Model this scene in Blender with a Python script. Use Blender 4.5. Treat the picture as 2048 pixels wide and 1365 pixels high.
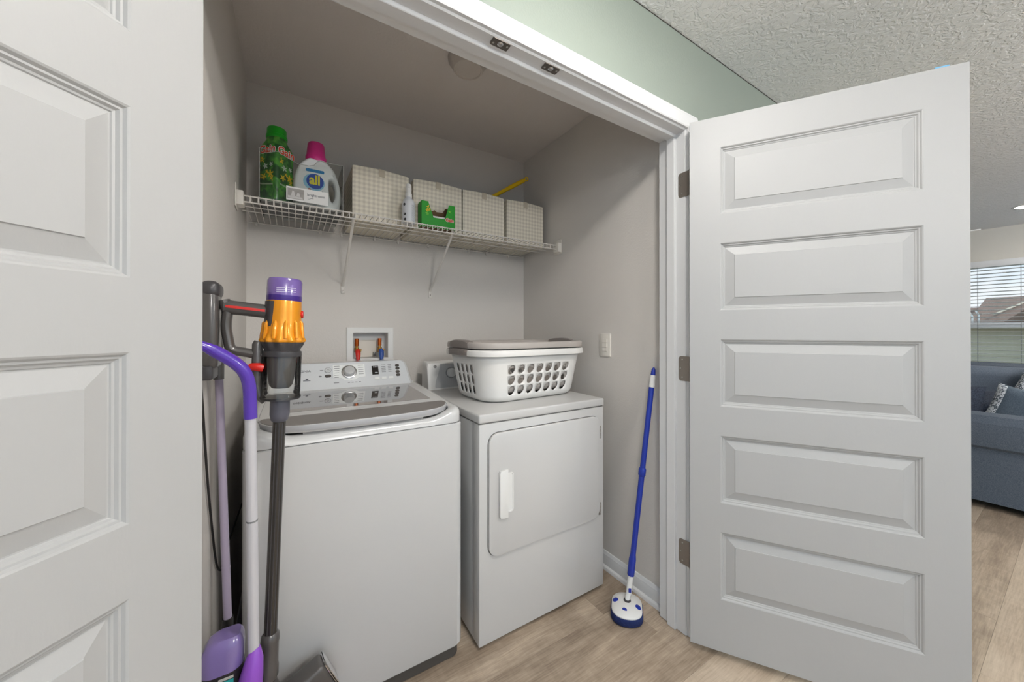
import bpy, bmesh, math, random
from math import sin, cos, pi, radians, sqrt
from mathutils import Vector, Matrix

for o in list(bpy.data.objects): bpy.data.objects.remove(o)
SC = bpy.context.scene
C = SC.collection

# ------------------------------------------------------------------ camera
cam = bpy.data.cameras.new('camera'); camo = bpy.data.objects.new('camera', cam); C.objects.link(camo)
camo.location = (-1.3278, -.8252, 1.2414)
camo.rotation_euler = (radians(90 + .17), 0, radians(-31.668))
cam.sensor_width = 36; cam.lens = 714.32 * 36 / 2048; cam.shift_y = -(682.5 - 660.54) / 2048
cam.clip_start = .01; cam.clip_end = 200
SC.camera = camo

# ------------------------------------------------------------------ world: blue sky with soft cloud
W = bpy.data.worlds.new('sky'); SC.world = W; W.use_nodes = True
nt = W.node_tree; nt.nodes.clear()
wo = nt.nodes.new('ShaderNodeOutputWorld'); bg = nt.nodes.new('ShaderNodeBackground')
tc = nt.nodes.new('ShaderNodeTexCoord'); mp = nt.nodes.new('ShaderNodeMapping'); mp.inputs['Scale'].default_value = (1, 1, 3)
nz = nt.nodes.new('ShaderNodeTexNoise'); nz.inputs['Scale'].default_value = 3.2; nz.inputs['Detail'].default_value = 5
cr = nt.nodes.new('ShaderNodeValToRGB')
cr.color_ramp.elements[0].position = .36; cr.color_ramp.elements[0].color = (.36, .66, .92, 1)
cr.color_ramp.elements[1].position = .62; cr.color_ramp.elements[1].color = (.93, .95, .97, 1)
nt.links.new(tc.outputs['Generated'], mp.inputs['Vector']); nt.links.new(mp.outputs[0], nz.inputs['Vector'])
nt.links.new(nz.outputs['Fac'], cr.inputs['Fac']); nt.links.new(cr.outputs[0], bg.inputs['Color'])
bg.inputs['Strength'].default_value = 1.0
nt.links.new(bg.outputs[0], wo.inputs['Surface'])

# ------------------------------------------------------------------ sun and exposure
sun = bpy.data.lights.new('sun', 'SUN'); sun.energy = 2.2; sun.angle = .01; sun.color = (1, .95, .88)
suno = bpy.data.objects.new('sun', sun); C.objects.link(suno)
suno.rotation_euler = (radians(38), radians(28), 0)
LAMP = 100.0          # hall ceiling lamp diffuser strength
FILL_PEND = 58.0          # strength of the added fill globes behind the camera
RECESS = 16.0        # recessed living-room lights
vs = SC.view_settings; vs.view_transform = 'Standard'; vs.look = 'None'; vs.exposure = 0.16; vs.gamma = 1; vs.use_curve_mapping = False

# ------------------------------------------------------------------ materials
def S(r, g, b):
    f = lambda c: (c / 255 / 12.92) if c / 255 <= .04045 else ((c / 255 + .055) / 1.055) ** 2.4
    return (f(r), f(g), f(b), 1)
MATS = {}
def mat(name, col, rough=.5, metal=0., var=.04, vscale=6., bump=0., bscale=200., spec=.5, trans=0., emit=0., coat=0., stretch=None, detail=3):
    if name in MATS: return MATS[name]
    m = bpy.data.materials.new(name); m.use_nodes = True; MATS[name] = m
    t = m.node_tree; p = t.nodes['Principled BSDF']
    p.inputs['Roughness'].default_value = rough; p.inputs['Metallic'].default_value = metal
    p.inputs['Specular IOR Level'].default_value = spec; p.inputs['Transmission Weight'].default_value = trans
    p.inputs['Coat Weight'].default_value = coat
    tc = t.nodes.new('ShaderNodeTexCoord'); vec = tc.outputs['Object']
    if stretch:
        mpn = t.nodes.new('ShaderNodeMapping'); mpn.inputs['Scale'].default_value = stretch
        t.links.new(vec, mpn.inputs['Vector']); vec = mpn.outputs[0]
    n = t.nodes.new('ShaderNodeTexNoise'); n.inputs['Scale'].default_value = vscale; n.inputs['Detail'].default_value = detail
    t.links.new(vec, n.inputs['Vector'])
    mx = t.nodes.new('ShaderNodeMix'); mx.data_type = 'RGBA'
    mx.inputs['A'].default_value = tuple(c * (1 - var) for c in col[:3]) + (1,)
    mx.inputs['B'].default_value = tuple(min(1, c * (1 + var)) for c in col[:3]) + (1,)
    t.links.new(n.outputs['Fac'], mx.inputs['Factor']); t.links.new(mx.outputs['Result'], p.inputs['Base Color'])
    if emit:
        p.inputs['Emission Color'].default_value = col; p.inputs['Emission Strength'].default_value = emit
    if bump:
        b = t.nodes.new('ShaderNodeTexNoise'); b.inputs['Scale'].default_value = bscale; b.inputs['Detail'].default_value = 4
        t.links.new(vec, b.inputs['Vector'])
        bn = t.nodes.new('ShaderNodeBump'); bn.inputs['Strength'].default_value = bump; bn.inputs['Distance'].default_value = .004
        t.links.new(b.outputs['Fac'], bn.inputs['Height']); t.links.new(bn.outputs[0], p.inputs['Normal'])
    return m
def clear_mat(name, tint, gloss=.12, rough=.03, alpha=.9):
    m = bpy.data.materials.new(name); m.use_nodes = True; MATS[name] = m
    t = m.node_tree; t.nodes.clear()
    out = t.nodes.new('ShaderNodeOutputMaterial'); tr = t.nodes.new('ShaderNodeBsdfTransparent'); tr.inputs[0].default_value = tint
    gl = t.nodes.new('ShaderNodeBsdfGlossy'); gl.inputs['Roughness'].default_value = rough; gl.inputs[0].default_value = (.9, .9, .9, 1)
    lw = t.nodes.new('ShaderNodeFresnel'); lw.inputs['IOR'].default_value = 1.45
    nz = t.nodes.new('ShaderNodeTexNoise'); nz.inputs['Scale'].default_value = 9
    mm = t.nodes.new('ShaderNodeMath'); mm.operation = 'MULTIPLY_ADD'; mm.inputs[1].default_value = .03; mm.inputs[2].default_value = 0
    ad = t.nodes.new('ShaderNodeMath'); ad.operation = 'ADD'; ad.use_clamp = True
    t.links.new(nz.outputs['Fac'], mm.inputs[0]); t.links.new(mm.outputs[0], ad.inputs[0]); t.links.new(lw.outputs[0], ad.inputs[1])
    mx = t.nodes.new('ShaderNodeMixShader'); t.links.new(ad.outputs[0], mx.inputs[0]); t.links.new(tr.outputs[0], mx.inputs[1]); t.links.new(gl.outputs[0], mx.inputs[2])
    t.links.new(mx.outputs[0], out.inputs[0]); return m

TRIM = mat('white semigloss trim paint', S(220, 220, 220), .42, bump=.05, bscale=90, var=.015)
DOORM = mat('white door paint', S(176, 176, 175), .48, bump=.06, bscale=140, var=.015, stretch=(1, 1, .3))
WALLM = mat('greige wall paint', S(213, 208, 202), .62, bump=.22, bscale=120, var=.02)
GREEN = mat('sage green wall paint', S(142, 151, 141), .6, bump=.25, bscale=120, var=.025)
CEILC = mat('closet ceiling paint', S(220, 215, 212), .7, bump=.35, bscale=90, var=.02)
OFFW = mat('living room wall paint', S(216, 213, 205), .6, bump=.15, bscale=120, var=.02)
WAPP = mat('white appliance enamel', S(202, 202, 201), .25, var=.01, coat=.3)
DAPP = mat('dryer enamel', S(200, 199, 197), .28, var=.02, coat=.2)
WPLA = mat('white plastic', S(228, 227, 224), .38, var=.02)
IVORY = mat('ivory plastic', S(226, 221, 212), .4, var=.02)
BLACK = mat('black plastic', S(30, 29, 29), .4, var=.1)
DKG = mat('dark grey plastic', S(80, 77, 75), .28, var=.06, coat=.3)
DKG2 = mat('graphite plastic', S(62, 60, 62), .35, var=.06)
STEEL = mat('aged nickel', S(150, 142, 134), .42, metal=.7, var=.08)
SCREW = mat('bright screw steel', S(190, 188, 184), .3, metal=.9)
CHROME = mat('brushed silver', S(190, 190, 190), .25, metal=.85, var=.04)
WIRE = mat('white vinyl coated wire', S(222, 217, 210), .45, var=.03)

def ceiling_mat():
    m = mat('textured white ceiling', S(244, 244, 243), .75, var=.01, vscale=2)
    t = m.node_tree; p = t.nodes['Principled BSDF']; tc = t.nodes.new('ShaderNodeTexCoord')
    n = t.nodes.new('ShaderNodeTexNoise'); n.inputs['Scale'].default_value = 32; n.inputs['Detail'].default_value = 3; n.inputs['Distortion'].default_value = 1.6
    t.links.new(tc.outputs['Object'], n.inputs['Vector'])
    r = t.nodes.new('ShaderNodeValToRGB'); r.color_ramp.elements[0].position = .42; r.color_ramp.elements[1].position = .56
    t.links.new(n.outputs['Fac'], r.inputs[0])
    b = t.nodes.new('ShaderNodeBump'); b.inputs['Strength'].default_value = .65; b.inputs['Distance'].default_value = .004
    t.links.new(r.outputs[0], b.inputs['Height']); t.links.new(b.outputs[0], p.inputs['Normal']); return m
CEIL = ceiling_mat()

def plank_mat():
    m = bpy.data.materials.new('oak look vinyl plank'); m.use_nodes = True
    t = m.node_tree; p = t.nodes['Principled BSDF']; p.inputs['Roughness'].default_value = .42
    tc = t.nodes.new('ShaderNodeTexCoord'); oi = t.nodes.new('ShaderNodeObjectInfo')
    mul = t.nodes.new('ShaderNodeVectorMath'); mul.operation = 'SCALE'; mul.inputs['Scale'].default_value = 37
    cmb = t.nodes.new('ShaderNodeCombineXYZ')
    for i in range(3): t.links.new(oi.outputs['Random'], cmb.inputs[i])
    t.links.new(cmb.outputs[0], mul.inputs[0])
    add = t.nodes.new('ShaderNodeVectorMath'); add.operation = 'ADD'
    t.links.new(tc.outputs['Object'], add.inputs[0]); t.links.new(mul.outputs[0], add.inputs[1])
    def noise(scale, sc, det, dist=0):
        mp = t.nodes.new('ShaderNodeMapping'); mp.inputs['Scale'].default_value = sc
        t.links.new(add.outputs[0], mp.inputs['Vector'])
        n = t.nodes.new('ShaderNodeTexNoise'); n.inputs['Scale'].default_value = scale; n.inputs['Detail'].default_value = det; n.inputs['Distortion'].default_value = dist
        t.links.new(mp.outputs[0], n.inputs['Vector']); return n.outputs['Fac']
    a = noise(3.2, (1, 4.5, 1), 4, .8); g = noise(14, (1, 14, 1), 6, .3); k = noise(4, (14, 1, 1), 3)
    def mix(x, y, w):
        q = t.nodes.new('ShaderNodeMix'); q.inputs['Factor'].default_value = w
        t.links.new(x, q.inputs['A']); t.links.new(y, q.inputs['B']); return q.outputs['Result']
    v = mix(mix(a, g, .42), k, .12)
    v2 = mix(v, oi.outputs['Random'], .22)
    r = t.nodes.new('ShaderNodeValToRGB'); e = r.color_ramp.elements
    e[0].position = .30; e[0].color = S(128, 112, 96); e[1].position = .68; e[1].color = S(206, 190, 170)
    x = e.new(.46); x.color = S(166, 149, 130); x = e.new(.56); x.color = S(188, 171, 151)
    t.links.new(v2, r.inputs[0]); t.links.new(r.outputs[0], p.inputs['Base Color'])
    b = t.nodes.new('ShaderNodeBump'); b.inputs['Strength'].default_value = .12; b.inputs['Distance'].default_value = .002
    t.links.new(g, b.inputs['Height']); t.links.new(b.outputs[0], p.inputs['Normal']); return m
PLANK = plank_mat()

def gingham():
    m = bpy.data.materials.new('beige gingham cloth'); m.use_nodes = True
    t = m.node_tree; p = t.nodes['Principled BSDF']; p.inputs['Roughness'].default_value = .9
    tc = t.nodes.new('ShaderNodeTexCoord'); sp = t.nodes.new('ShaderNodeSeparateXYZ'); t.links.new(tc.outputs['Object'], sp.inputs[0])
    def M(op, a, b=None, c=None):
        n = t.nodes.new('ShaderNodeMath'); n.operation = op
        for i, q in enumerate((a, b, c)):
            if q is None: continue
            if isinstance(q, (int, float)): n.inputs[i].default_value = q
            else: t.links.new(q, n.inputs[i])
        return n.outputs[0]
    h = M('ADD', sp.outputs[0], sp.outputs[1])
    def stripe(x):
        s = M('SINE', M('MULTIPLY', x, 2 * pi / .022)); return M('MULTIPLY_ADD', M('MAXIMUM', M('MINIMUM', M('MULTIPLY', s, 2.2), 1), -1), .5, .5)
    v = M('MULTIPLY', M('ADD', stripe(h), stripe(sp.outputs[2])), .5)
    n = t.nodes.new('ShaderNodeTexNoise'); n.inputs['Scale'].default_value = 260; t.links.new(tc.outputs['Object'], n.inputs['Vector'])
    v = M('ADD', v, M('MULTIPLY_ADD', n.outputs['Fac'], .5, -.25))
    r = t.nodes.new('ShaderNodeValToRGB'); e = r.color_ramp.elements
    e[0].color = S(238, 231, 214); e[1].color = S(210, 202, 186); t.links.new(v, r.inputs[0]); t.links.new(r.outputs[0], p.inputs['Base Color']); return m
GING = gingham()

def fabric(name, c0, c1, scale=300, rough=.95):
    m = mat(name, c0, rough, var=.0)
    t = m.node_tree; p = t.nodes['Principled BSDF']; tc = t.nodes.new('ShaderNodeTexCoord')
    n = t.nodes.new('ShaderNodeTexNoise'); n.inputs['Scale'].default_value = scale; n.inputs['Detail'].default_value = 3
    t.links.new(tc.outputs['Object'], n.inputs['Vector'])
    r = t.nodes.new('ShaderNodeValToRGB'); r.color_ramp.elements[0].position = .38; r.color_ramp.elements[0].color = c0
    r.color_ramp.elements[1].position = .62; r.color_ramp.elements[1].color = c1
    t.links.new(n.outputs['Fac'], r.inputs[0]); t.links.new(r.outputs[0], p.inputs['Base Color']); return m

# ------------------------------------------------------------------ mesh builder
class B:
    def __init__(s): s.bm = bmesh.new()
    def box(s, x0, x1, y0, y1, z0, z1, bev=0, seg=2, M=None):
        t = bmesh.new(); bmesh.ops.create_cube(t, size=1)
        for v in t.verts:
            v.co = Vector(((x0 + x1) / 2 + v.co.x * (x1 - x0), (y0 + y1) / 2 + v.co.y * (y1 - y0), (z0 + z1) / 2 + v.co.z * (z1 - z0)))
        if bev: bmesh.ops.bevel(t, geom=list(t.edges), offset=bev, segments=seg, profile=.5, affect='EDGES')
        s.add(t, M); return s
    def add(s, t, M=None):
        if M is not None: t.transform(M)
        me = bpy.data.meshes.new('tmp'); t.to_mesh(me); t.free(); s.bm.from_mesh(me); bpy.data.meshes.remove(me)
    def loft(s, loops, cap0=True, cap1=True, closed=True):
        bm = s.bm; R = [[bm.verts.new(p) for p in L] for L in loops]; n = len(R[0])
        for a, b in zip(R, R[1:]):
            for i in range(n if closed else n - 1):
                j = (i + 1) % n
                try: bm.faces.new((a[i], a[j], b[j], b[i]))
                except ValueError: pass
        if cap0 and n > 2: bm.faces.new(list(reversed(R[0])))
        if cap1 and n > 2: bm.faces.new(R[-1])
        return s
    def lathe(s, prof, c=(0, 0, 0), axis=(0, 0, 1), seg=28, mod=None):
        a = Vector(axis).normalized(); q = Vector((0, 0, 1)).rotation_difference(a); L = []
        for r, z in prof:
            L.append([Vector(c) + q @ Vector((cos(2 * pi * i / seg) * r * (mod(2 * pi * i / seg, z) if mod else 1), sin(2 * pi * i / seg) * r * (mod(2 * pi * i / seg, z) if mod else 1), z)) for i in range(seg)])
        return s.loft(L)
    def cyl(s, p0, p1, r0, r1=None, seg=20, bev=0):
        p0, p1 = Vector(p0), Vector(p1); r1 = r0 if r1 is None else r1; h = (p1 - p0).length
        pr = [(r0, 0), (r1, h)] if not bev else [(r0 - bev, 0), (r0, bev), (r1, h - bev), (r1 - bev, h)]
        return s.lathe(pr, p0, p1 - p0, seg)
    def tube(s, path, r, seg=10, flat=1.0):
        P = [Vector(p) for p in path]; n = len(P); L = []; up = None
        for i in range(n):
            d = (P[min(i + 1, n - 1)] - P[max(i - 1, 0)]).normalized()
            if up is None:
                up = Vector((0, 0, 1)) if abs(d.z) < .9 else Vector((0, 1, 0))
            u = d.cross(up).normalized(); w = u.cross(d).normalized(); up = w
            rr = r[i] if isinstance(r, (list, tuple)) else r
            L.append([P[i] + u * cos(2 * pi * k / seg) * rr + w * sin(2 * pi * k / seg) * rr * flat for k in range(seg)])
        return s.loft(L)
    def prism(s, poly, y0, y1, M=None, bev=0, seg=2):
        """polygon in local XZ extruded along local Y"""
        t = bmesh.new(); a = [t.verts.new((x, y0, z)) for x, z in poly]; b = [t.verts.new((x, y1, z)) for x, z in poly]; n = len(a)
        for i in range(n): t.faces.new((a[i], a[(i + 1) % n], b[(i + 1) % n], b[i]))
        f0 = t.faces.new(list(reversed(a))); f1 = t.faces.new(b)
        if bev: bmesh.ops.bevel(t, geom=list(set(f0.edges) | set(f1.edges)), offset=bev, segments=seg, profile=.5, affect='EDGES')
        s.add(t, M); return s
    def pillow(s, outer, holes, depth, r, M=None, steps=4):
        """front outline (XZ) with holes, rounded to depth along Y"""
        t = bmesh.new()
        def off(P, d):
            n = len(P); out = []
            for i in range(n):
                a, b, c = Vector(P[i - 1]), Vector(P[i]), Vector(P[(i + 1) % n])
                e = (c - a).normalized(); out.append(b + Vector((-e.y, e.x)) * d)
            return out
        lay = [(-depth / 2 + r * (1 - sin(pi / 2 * (1 - k / steps))), r * (1 - cos(pi / 2 * (1 - k / steps)))) for k in range(steps + 1)]
        lay = lay + [(-y, o) for y, o in reversed(lay)]
        def area(P): return sum(P[i - 1][0] * P[i][1] - P[i][0] * P[i - 1][1] for i in range(len(P)))
        caps0, caps1 = [], []
        for idx, P in enumerate([outer] + holes):
            P = [tuple(p) for p in P]
            if area(P) < 0: P = P[::-1]
            sg = 1 if idx == 0 else -1
            rows = []
            for y, o in lay:
                Q = off(P, o * sg) if o else [Vector(p) for p in P]
                rows.append([t.verts.new((q[0], y, q[1])) for q in Q])
            n = len(P)
            for a, b in zip(rows, rows[1:]):
                for i in range(n): t.faces.new((a[i], a[(i + 1) % n], b[(i + 1) % n], b[i]))
            caps0.append(rows[0]); caps1.append(rows[-1])
        for caps in (caps0, caps1):
            ed = []
            for L in caps:
                for i in range(len(L)):
                    ed.append(t.edges.get((L[i], L[(i + 1) % len(L)])))
            bmesh.ops.triangle_fill(t, edges=ed, use_beauty=True)
        bmesh.ops.recalc_face_normals(t, faces=t.faces)
        s.add(t, M); return s
    def obj(s, name, m, parent=None, smooth=True, ang=35, weld=True, kind=None, label=None, W=True, mods=None):
        if weld: bmesh.ops.remove_doubles(s.bm, verts=s.bm.verts, dist=1e-6)
        bmesh.ops.recalc_face_normals(s.bm, faces=s.bm.faces)
        me = bpy.data.meshes.new(name); s.bm.to_mesh(me); s.bm.free(); me.materials.append(m)
        if smooth:
            me.polygons.foreach_set('use_smooth', [True] * len(me.polygons)); me.set_sharp_from_angle(angle=radians(ang))
        return link(name, me, parent, kind, label, W)
def acos_safe(x): return math.acos(max(-1, min(1, x)))
def link(name, me, parent=None, kind=None, label=None, W=True):
    o = bpy.data.objects.new(name, me); C.objects.link(o)
    if parent:
        o.parent = parent
        if W and 'wl' in parent: o.matrix_parent_inverse = Matrix.Translation(-Vector(parent['wl']))
    if kind: o['kind'] = kind
    if label: o['label'] = label
    return o
EMP = []
def thing(name, label, cat, loc=(0, 0, 0), group=None, rz=0, kind=None):
    """an Empty at the thing's base; children modelled in world space (W=True) or local (W=False)"""
    o = bpy.data.objects.new(name, None); C.objects.link(o); o.empty_display_size = .05
    o.location = loc; o.rotation_euler = (0, 0, rz); o['label'] = label
    if cat: o['category'] = cat
    if group: o['group'] = group
    if kind: o['kind'] = kind
    o['wl'] = tuple(loc); EMP.append(o); return o
def tag(o, label, cat, group=None):
    o['label'] = label; o['category'] = cat
    if group: o['group'] = group
    return o
def struct(o, label): o['kind'] = 'structure'; o['label'] = label; return o
def copy_part(o, parent, M=None):
    c = o.copy(); C.objects.link(c); c.parent = parent; c.matrix_parent_inverse = o.matrix_parent_inverse.copy()
    if M is not None: c.matrix_basis = M @ o.matrix_basis
    return c
def rrect(cx, cy, hx, hy, r, n=6, z=None):
    P = []
    for k, (sx, sy) in enumerate(((1, 1), (-1, 1), (-1, -1), (1, -1))):
        for i in range(n + 1):
            a = pi / 2 * k + pi / 2 * i / n
            P.append((cx + sx * (hx - r) + r * cos(a), cy + sy * (hy - r) + r * sin(a)) if z is None else (cx + sx * (hx - r) + r * cos(a), cy + sy * (hy - r) + r * sin(a), z))
    return P
def ell(cx, cy, a, b, n=20, rot=0):
    return [(cx + a * cos(t) * cos(rot) - b * sin(t) * sin(rot), cy + a * cos(t) * sin(rot) + b * sin(t) * cos(rot)) for t in (2 * pi * i / n for i in range(n))]
def frame(o, ex, ey):
    ex = Vector(ex).normalized(); ey = Vector(ey); ez = ex.cross(ey).normalized(); ey = ez.cross(ex)
    M = Matrix((ex, ey, ez)).transposed().to_4x4(); M.translation = Vector(o); return M
def flat(polys, M, name, m, parent, th=.0006, **kw):
    """thin printed shapes: polygons in the XY plane of frame M"""
    b = B()
    for P in polys:
        L = [[M @ Vector((x, y, z)) for x, y in P] for z in (0, th)]
        b.loft(L)
    return b.obj(name, m, parent, smooth=False, weld=False, **kw)
def text(s, size, M, name, m, parent, bold=0, shear=0, sx=1.0, th=.0004, align='CENTER'):
    cu = bpy.data.curves.new('txt', 'FONT'); cu.body = s; cu.size = size; cu.offset = bold; cu.shear = shear
    cu.align_x = align; cu.align_y = 'CENTER'; cu.extrude = th; cu.resolution_u = 4
    to = bpy.data.objects.new('txt', cu); C.objects.link(to)
    dg = bpy.context.evaluated_depsgraph_get(); me = bpy.data.meshes.new_from_object(to.evaluated_get(dg))
    bpy.data.objects.remove(to); bpy.data.curves.remove(cu)
    me.transform(M @ Matrix.Diagonal((sx, 1, 1, 1))); me.materials.clear(); me.materials.append(m); me.name = name
    return link(name, me, parent)
def smooth_path(P, n=6):
    P = [Vector(p) for p in P]; out = []
    for i in range(len(P) - 1):
        p0, p1, p2, p3 = P[max(i - 1, 0)], P[i], P[i + 1], P[min(i + 2, len(P) - 1)]
        for k in range(n):
            t = k / n
            out.append(.5 * ((2 * p1) + (p2 - p0) * t + (2 * p0 - 5 * p1 + 4 * p2 - p3) * t * t + (3 * p1 - p0 - 3 * p2 + p3) * t ** 3))
    out.append(P[-1]); return out

# ================================================================== STRUCTURE
XL, XR, YB, ZC = -1.514, .083, 1.303, 2.445      # closet: left, right, back, ceiling
YF, YI = .042, .165                              # hall face and closet face of the front wall
ZH = 2.063                                       # underside of the head jamb
JR, JL = .038, -1.500                            # jamb faces
def B1(name, m, x0, x1, y0, y1, z0, z1, label, bev=0):
    return struct(B().box(x0, x1, y0, y1, z0, z1, bev).obj(name, m), label)

# floor with individual vinyl planks
floor = B1('floor', mat('dark underlay', S(120, 104, 88), .8), -3.6, 5.65, -4.0, 2.9, -.06, -.006, 'light oak look vinyl plank floor running through closet and hall')
random.seed(7)
PW, PL = .182, 1.22
pb = B().box(0, PL - .0005, 0, PW - .0005, -.0055, 0, .0005, 1); plank_me = None
row = 0; y = -2.43
while y < 2.80:
    x = -3.55 - random.random() * PL; 
    while x < 5.6:
        far = x > 1.7
        vis = (y < 1.2 or far) and y > -2.2 and x > -2.6 and x < 5.6 - PL * .5
        if vis:
            if plank_me is None:
                o = pb.obj('plank', PLANK, floor, smooth=False); plank_me = o.data
            else:
                o = bpy.data.objects.new('plank', plank_me); C.objects.link(o); o.parent = floor
            o.location = (x, y, 0)
        x += PL
    y += PW; row += 1

# closet shell
struct(B().box(XL - .1, XL, YF + .06, YB + .1, 0, ZC, 0).obj('wall_left', WALLM), 'greige textured wall at left side of laundry closet')
struct(B().box(XR, XR + .1, YI, YB + .1, 0, ZC, 0).obj('wall_right', WALLM), 'greige textured wall at right side of laundry closet')
# back wall with the opening of the washer outlet box
hx0, hx1, hz0, hz1 = -1.043, -.855, 1.085, 1.232
b = B()
for x0, x1, z0, z1 in ((XL, hx0, 0, ZC), (hx1, XR, 0, ZC), (hx0, hx1, 0, hz0), (hx0, hx1, hz1, ZC)): b.box(x0, x1, YB, YB + .1, z0, z1)
struct(b.obj('wall_back', WALLM, smooth=False), 'greige back wall of laundry closet behind wire shelf')
B1('ceiling_closet', CEILC, XL - .1, XR + .1, YI - .05, YB + .1, ZC, ZC + .06, 'shaded greige ceiling inside laundry closet')
# hall ceiling and front wall
B1('ceiling', CEIL, -3.6, 5.75, -4.0, YI - .05, ZC, ZC + .06, 'white knockdown textured ceiling over hall and living room')
b = B().box(-3.6, JL - .019, YF, .10, 0, ZC).box(JR + .019, 1.7, YF, .10, 0, ZC).box(JL - .019, JR + .019, YF, .10, ZH + .019, ZC)
struct(b.obj('wall_front', GREEN, smooth=False), 'sage green hall wall above closet doorway')
b = B().box(XL - .1, JL - .019, .10, YI, 0, ZC).box(JR + .019, 1.7, .10, YI, 0, ZC).box(JL - .019, JR + .019, .10, YI, ZH + .019, ZC)
struct(b.obj('wall_inner', WALLM, smooth=False), 'greige closet side of the doorway wall')
B1('ceiling_living', CEIL, 1.7, 5.75, YI - .05, 2.9, ZC, ZC + .06, 'white textured ceiling farther back in living room')
B1('wall_side', OFFW, 1.6, 1.7, .165, 2.9, 0, ZC, 'off white living room wall behind open white door')
B1('wall_rear', OFFW, 1.6, 5.75, 2.9, 3.0, 0, ZC, 'off white far end wall of living room')
# caulk crack between wall and ceiling
struct(B().box(-.75, .9, YF - .0012, YF, ZC - .0035, ZC - .0004).obj('trim_8', mat('dark caulk gap', S(60, 58, 52), .9)), 'dark hairline gap between green wall and ceiling')

# jambs with stop
def jamb(name, prof, p0, p1, label):
    """profile points are full 3-D offsets swept from p0 to p1"""
    L = [[Vector(p) + Vector(q) for q in prof] for p in (p0, p1)]
    return struct(B().loft(L).obj(name, TRIM, ang=25), label)
def jprof(f): # (depth y, proud towards opening)
    P = [(YF, -.019), (YF, -.003), (YF + .003, 0), (.083, 0), (.084, .0105), (.086, .012), (.119, .012), (.122, .009), (.122, 0), (YI - .002, 0), (YI, -.003), (YI, -.019)]
    return [f(y, p) for y, p in P]
jamb('trim_1', jprof(lambda y, p: (JR - p, y, 0)), (0, 0, .002), (0, 0, ZH + .015), 'white right door jamb with stop and three hinges')
jamb('trim_2', jprof(lambda y, p: (JL + p, y, 0)), (0, 0, .002), (0, 0, ZH + .015), 'white left door jamb behind near white door')
jamb('trim_3', jprof(lambda y, p: (0, y, ZH - p)), (JL, 0, 0), (JR, 0, 0), 'white head jamb across top of closet doorway')
# casing, hall side: profile (width out from reveal, proud of wall)
CP = [(0, 0), (0, .010), (.004, .0125), (.009, .0115), (.013, .0115), (.020, .014), (.033, .0165), (.043, .0165), (.047, .0145), (.052, .0145), (.056, .012), (.058, .008), (.058, 0)]
r0 = .006
struct(B().loft([[Vector((xx, YF - d, ZH + r0 + w)) for w, d in CP] for xx in (JL - .064, JR + .064)]).obj('trim_4', TRIM, ang=20), 'white moulded head casing over closet doorway')
struct(B().loft([[Vector((JR + r0 + w, YF - d, z)) for w, d in CP] for z in (.002, ZH + r0 + .001)]).obj('trim_5', TRIM, ang=20), 'white moulded casing right of closet doorway')
struct(B().loft([[Vector((JL - r0 - w, YF - d, z)) for w, d in CP] for z in (.002, ZH + r0 + .001)]).obj('trim_6', TRIM, ang=20), 'white moulded casing left of closet doorway')
# baseboards: (proud, z)
BP = [(0, 0), (.026, 0), (.0255, .007), (.022, .014), (.016, .018), (.012, .019), (.012, .062), (.0105, .066), (.0105, .070), (.007, .076), (.006, .082), (.004, .085), (0, .086)]
def base(name, f, a, b2, label): return struct(B().loft([[Vector(f(d, z, t)) for d, z in BP] for t in (a, b2)]).obj(name, TRIM, ang=25), label)
base('baseboard_right', lambda d, z, t: (XR - d, t, z), YI, YB, 'white baseboard with quarter round at right closet wall')
base('baseboard_left', lambda d, z, t: (XL + d, t, z), YI, YB, 'white baseboard at left closet wall')
base('baseboard_back', lambda d, z, t: (t, YB - d, z), XL, XR, 'white baseboard along closet back wall')

# ball catches on the head jamb
for cx in (-.822, -.641):
    t = thing('ball_catch', 'dark metal ball catch screwed under head jamb, ' + ('left of the pair' if cx < -.7 else 'right of the pair'), 'latch', (cx, .0585, ZH), 'ball catches under the head jamb')
    pl = B().prism(rrect(cx, .0585, .028, .0135, .004), -ZH, -ZH + .003, Matrix(((1, 0, 0, 0), (0, 0, 1, 0), (0, -1, 0, 0), (0, 0, 0, 1)))).obj('plate', mat('dark bronze plate', S(104, 98, 92), .45, metal=.6), t)
    B().lathe([(.0001, 0), (.006, .0005), (.009, .003), (.0095, .005)][::-1], (cx, .0585, ZH - .006), seg=16).obj('ball', CHROME, t)
    for s in (-1, 1): B().cyl((cx + s * .021, .0585 - s * .003, ZH - .0042), (cx + s * .021, .0585 - s * .003, ZH - .002), .0032, seg=10).obj('screw', SCREW, t)

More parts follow.
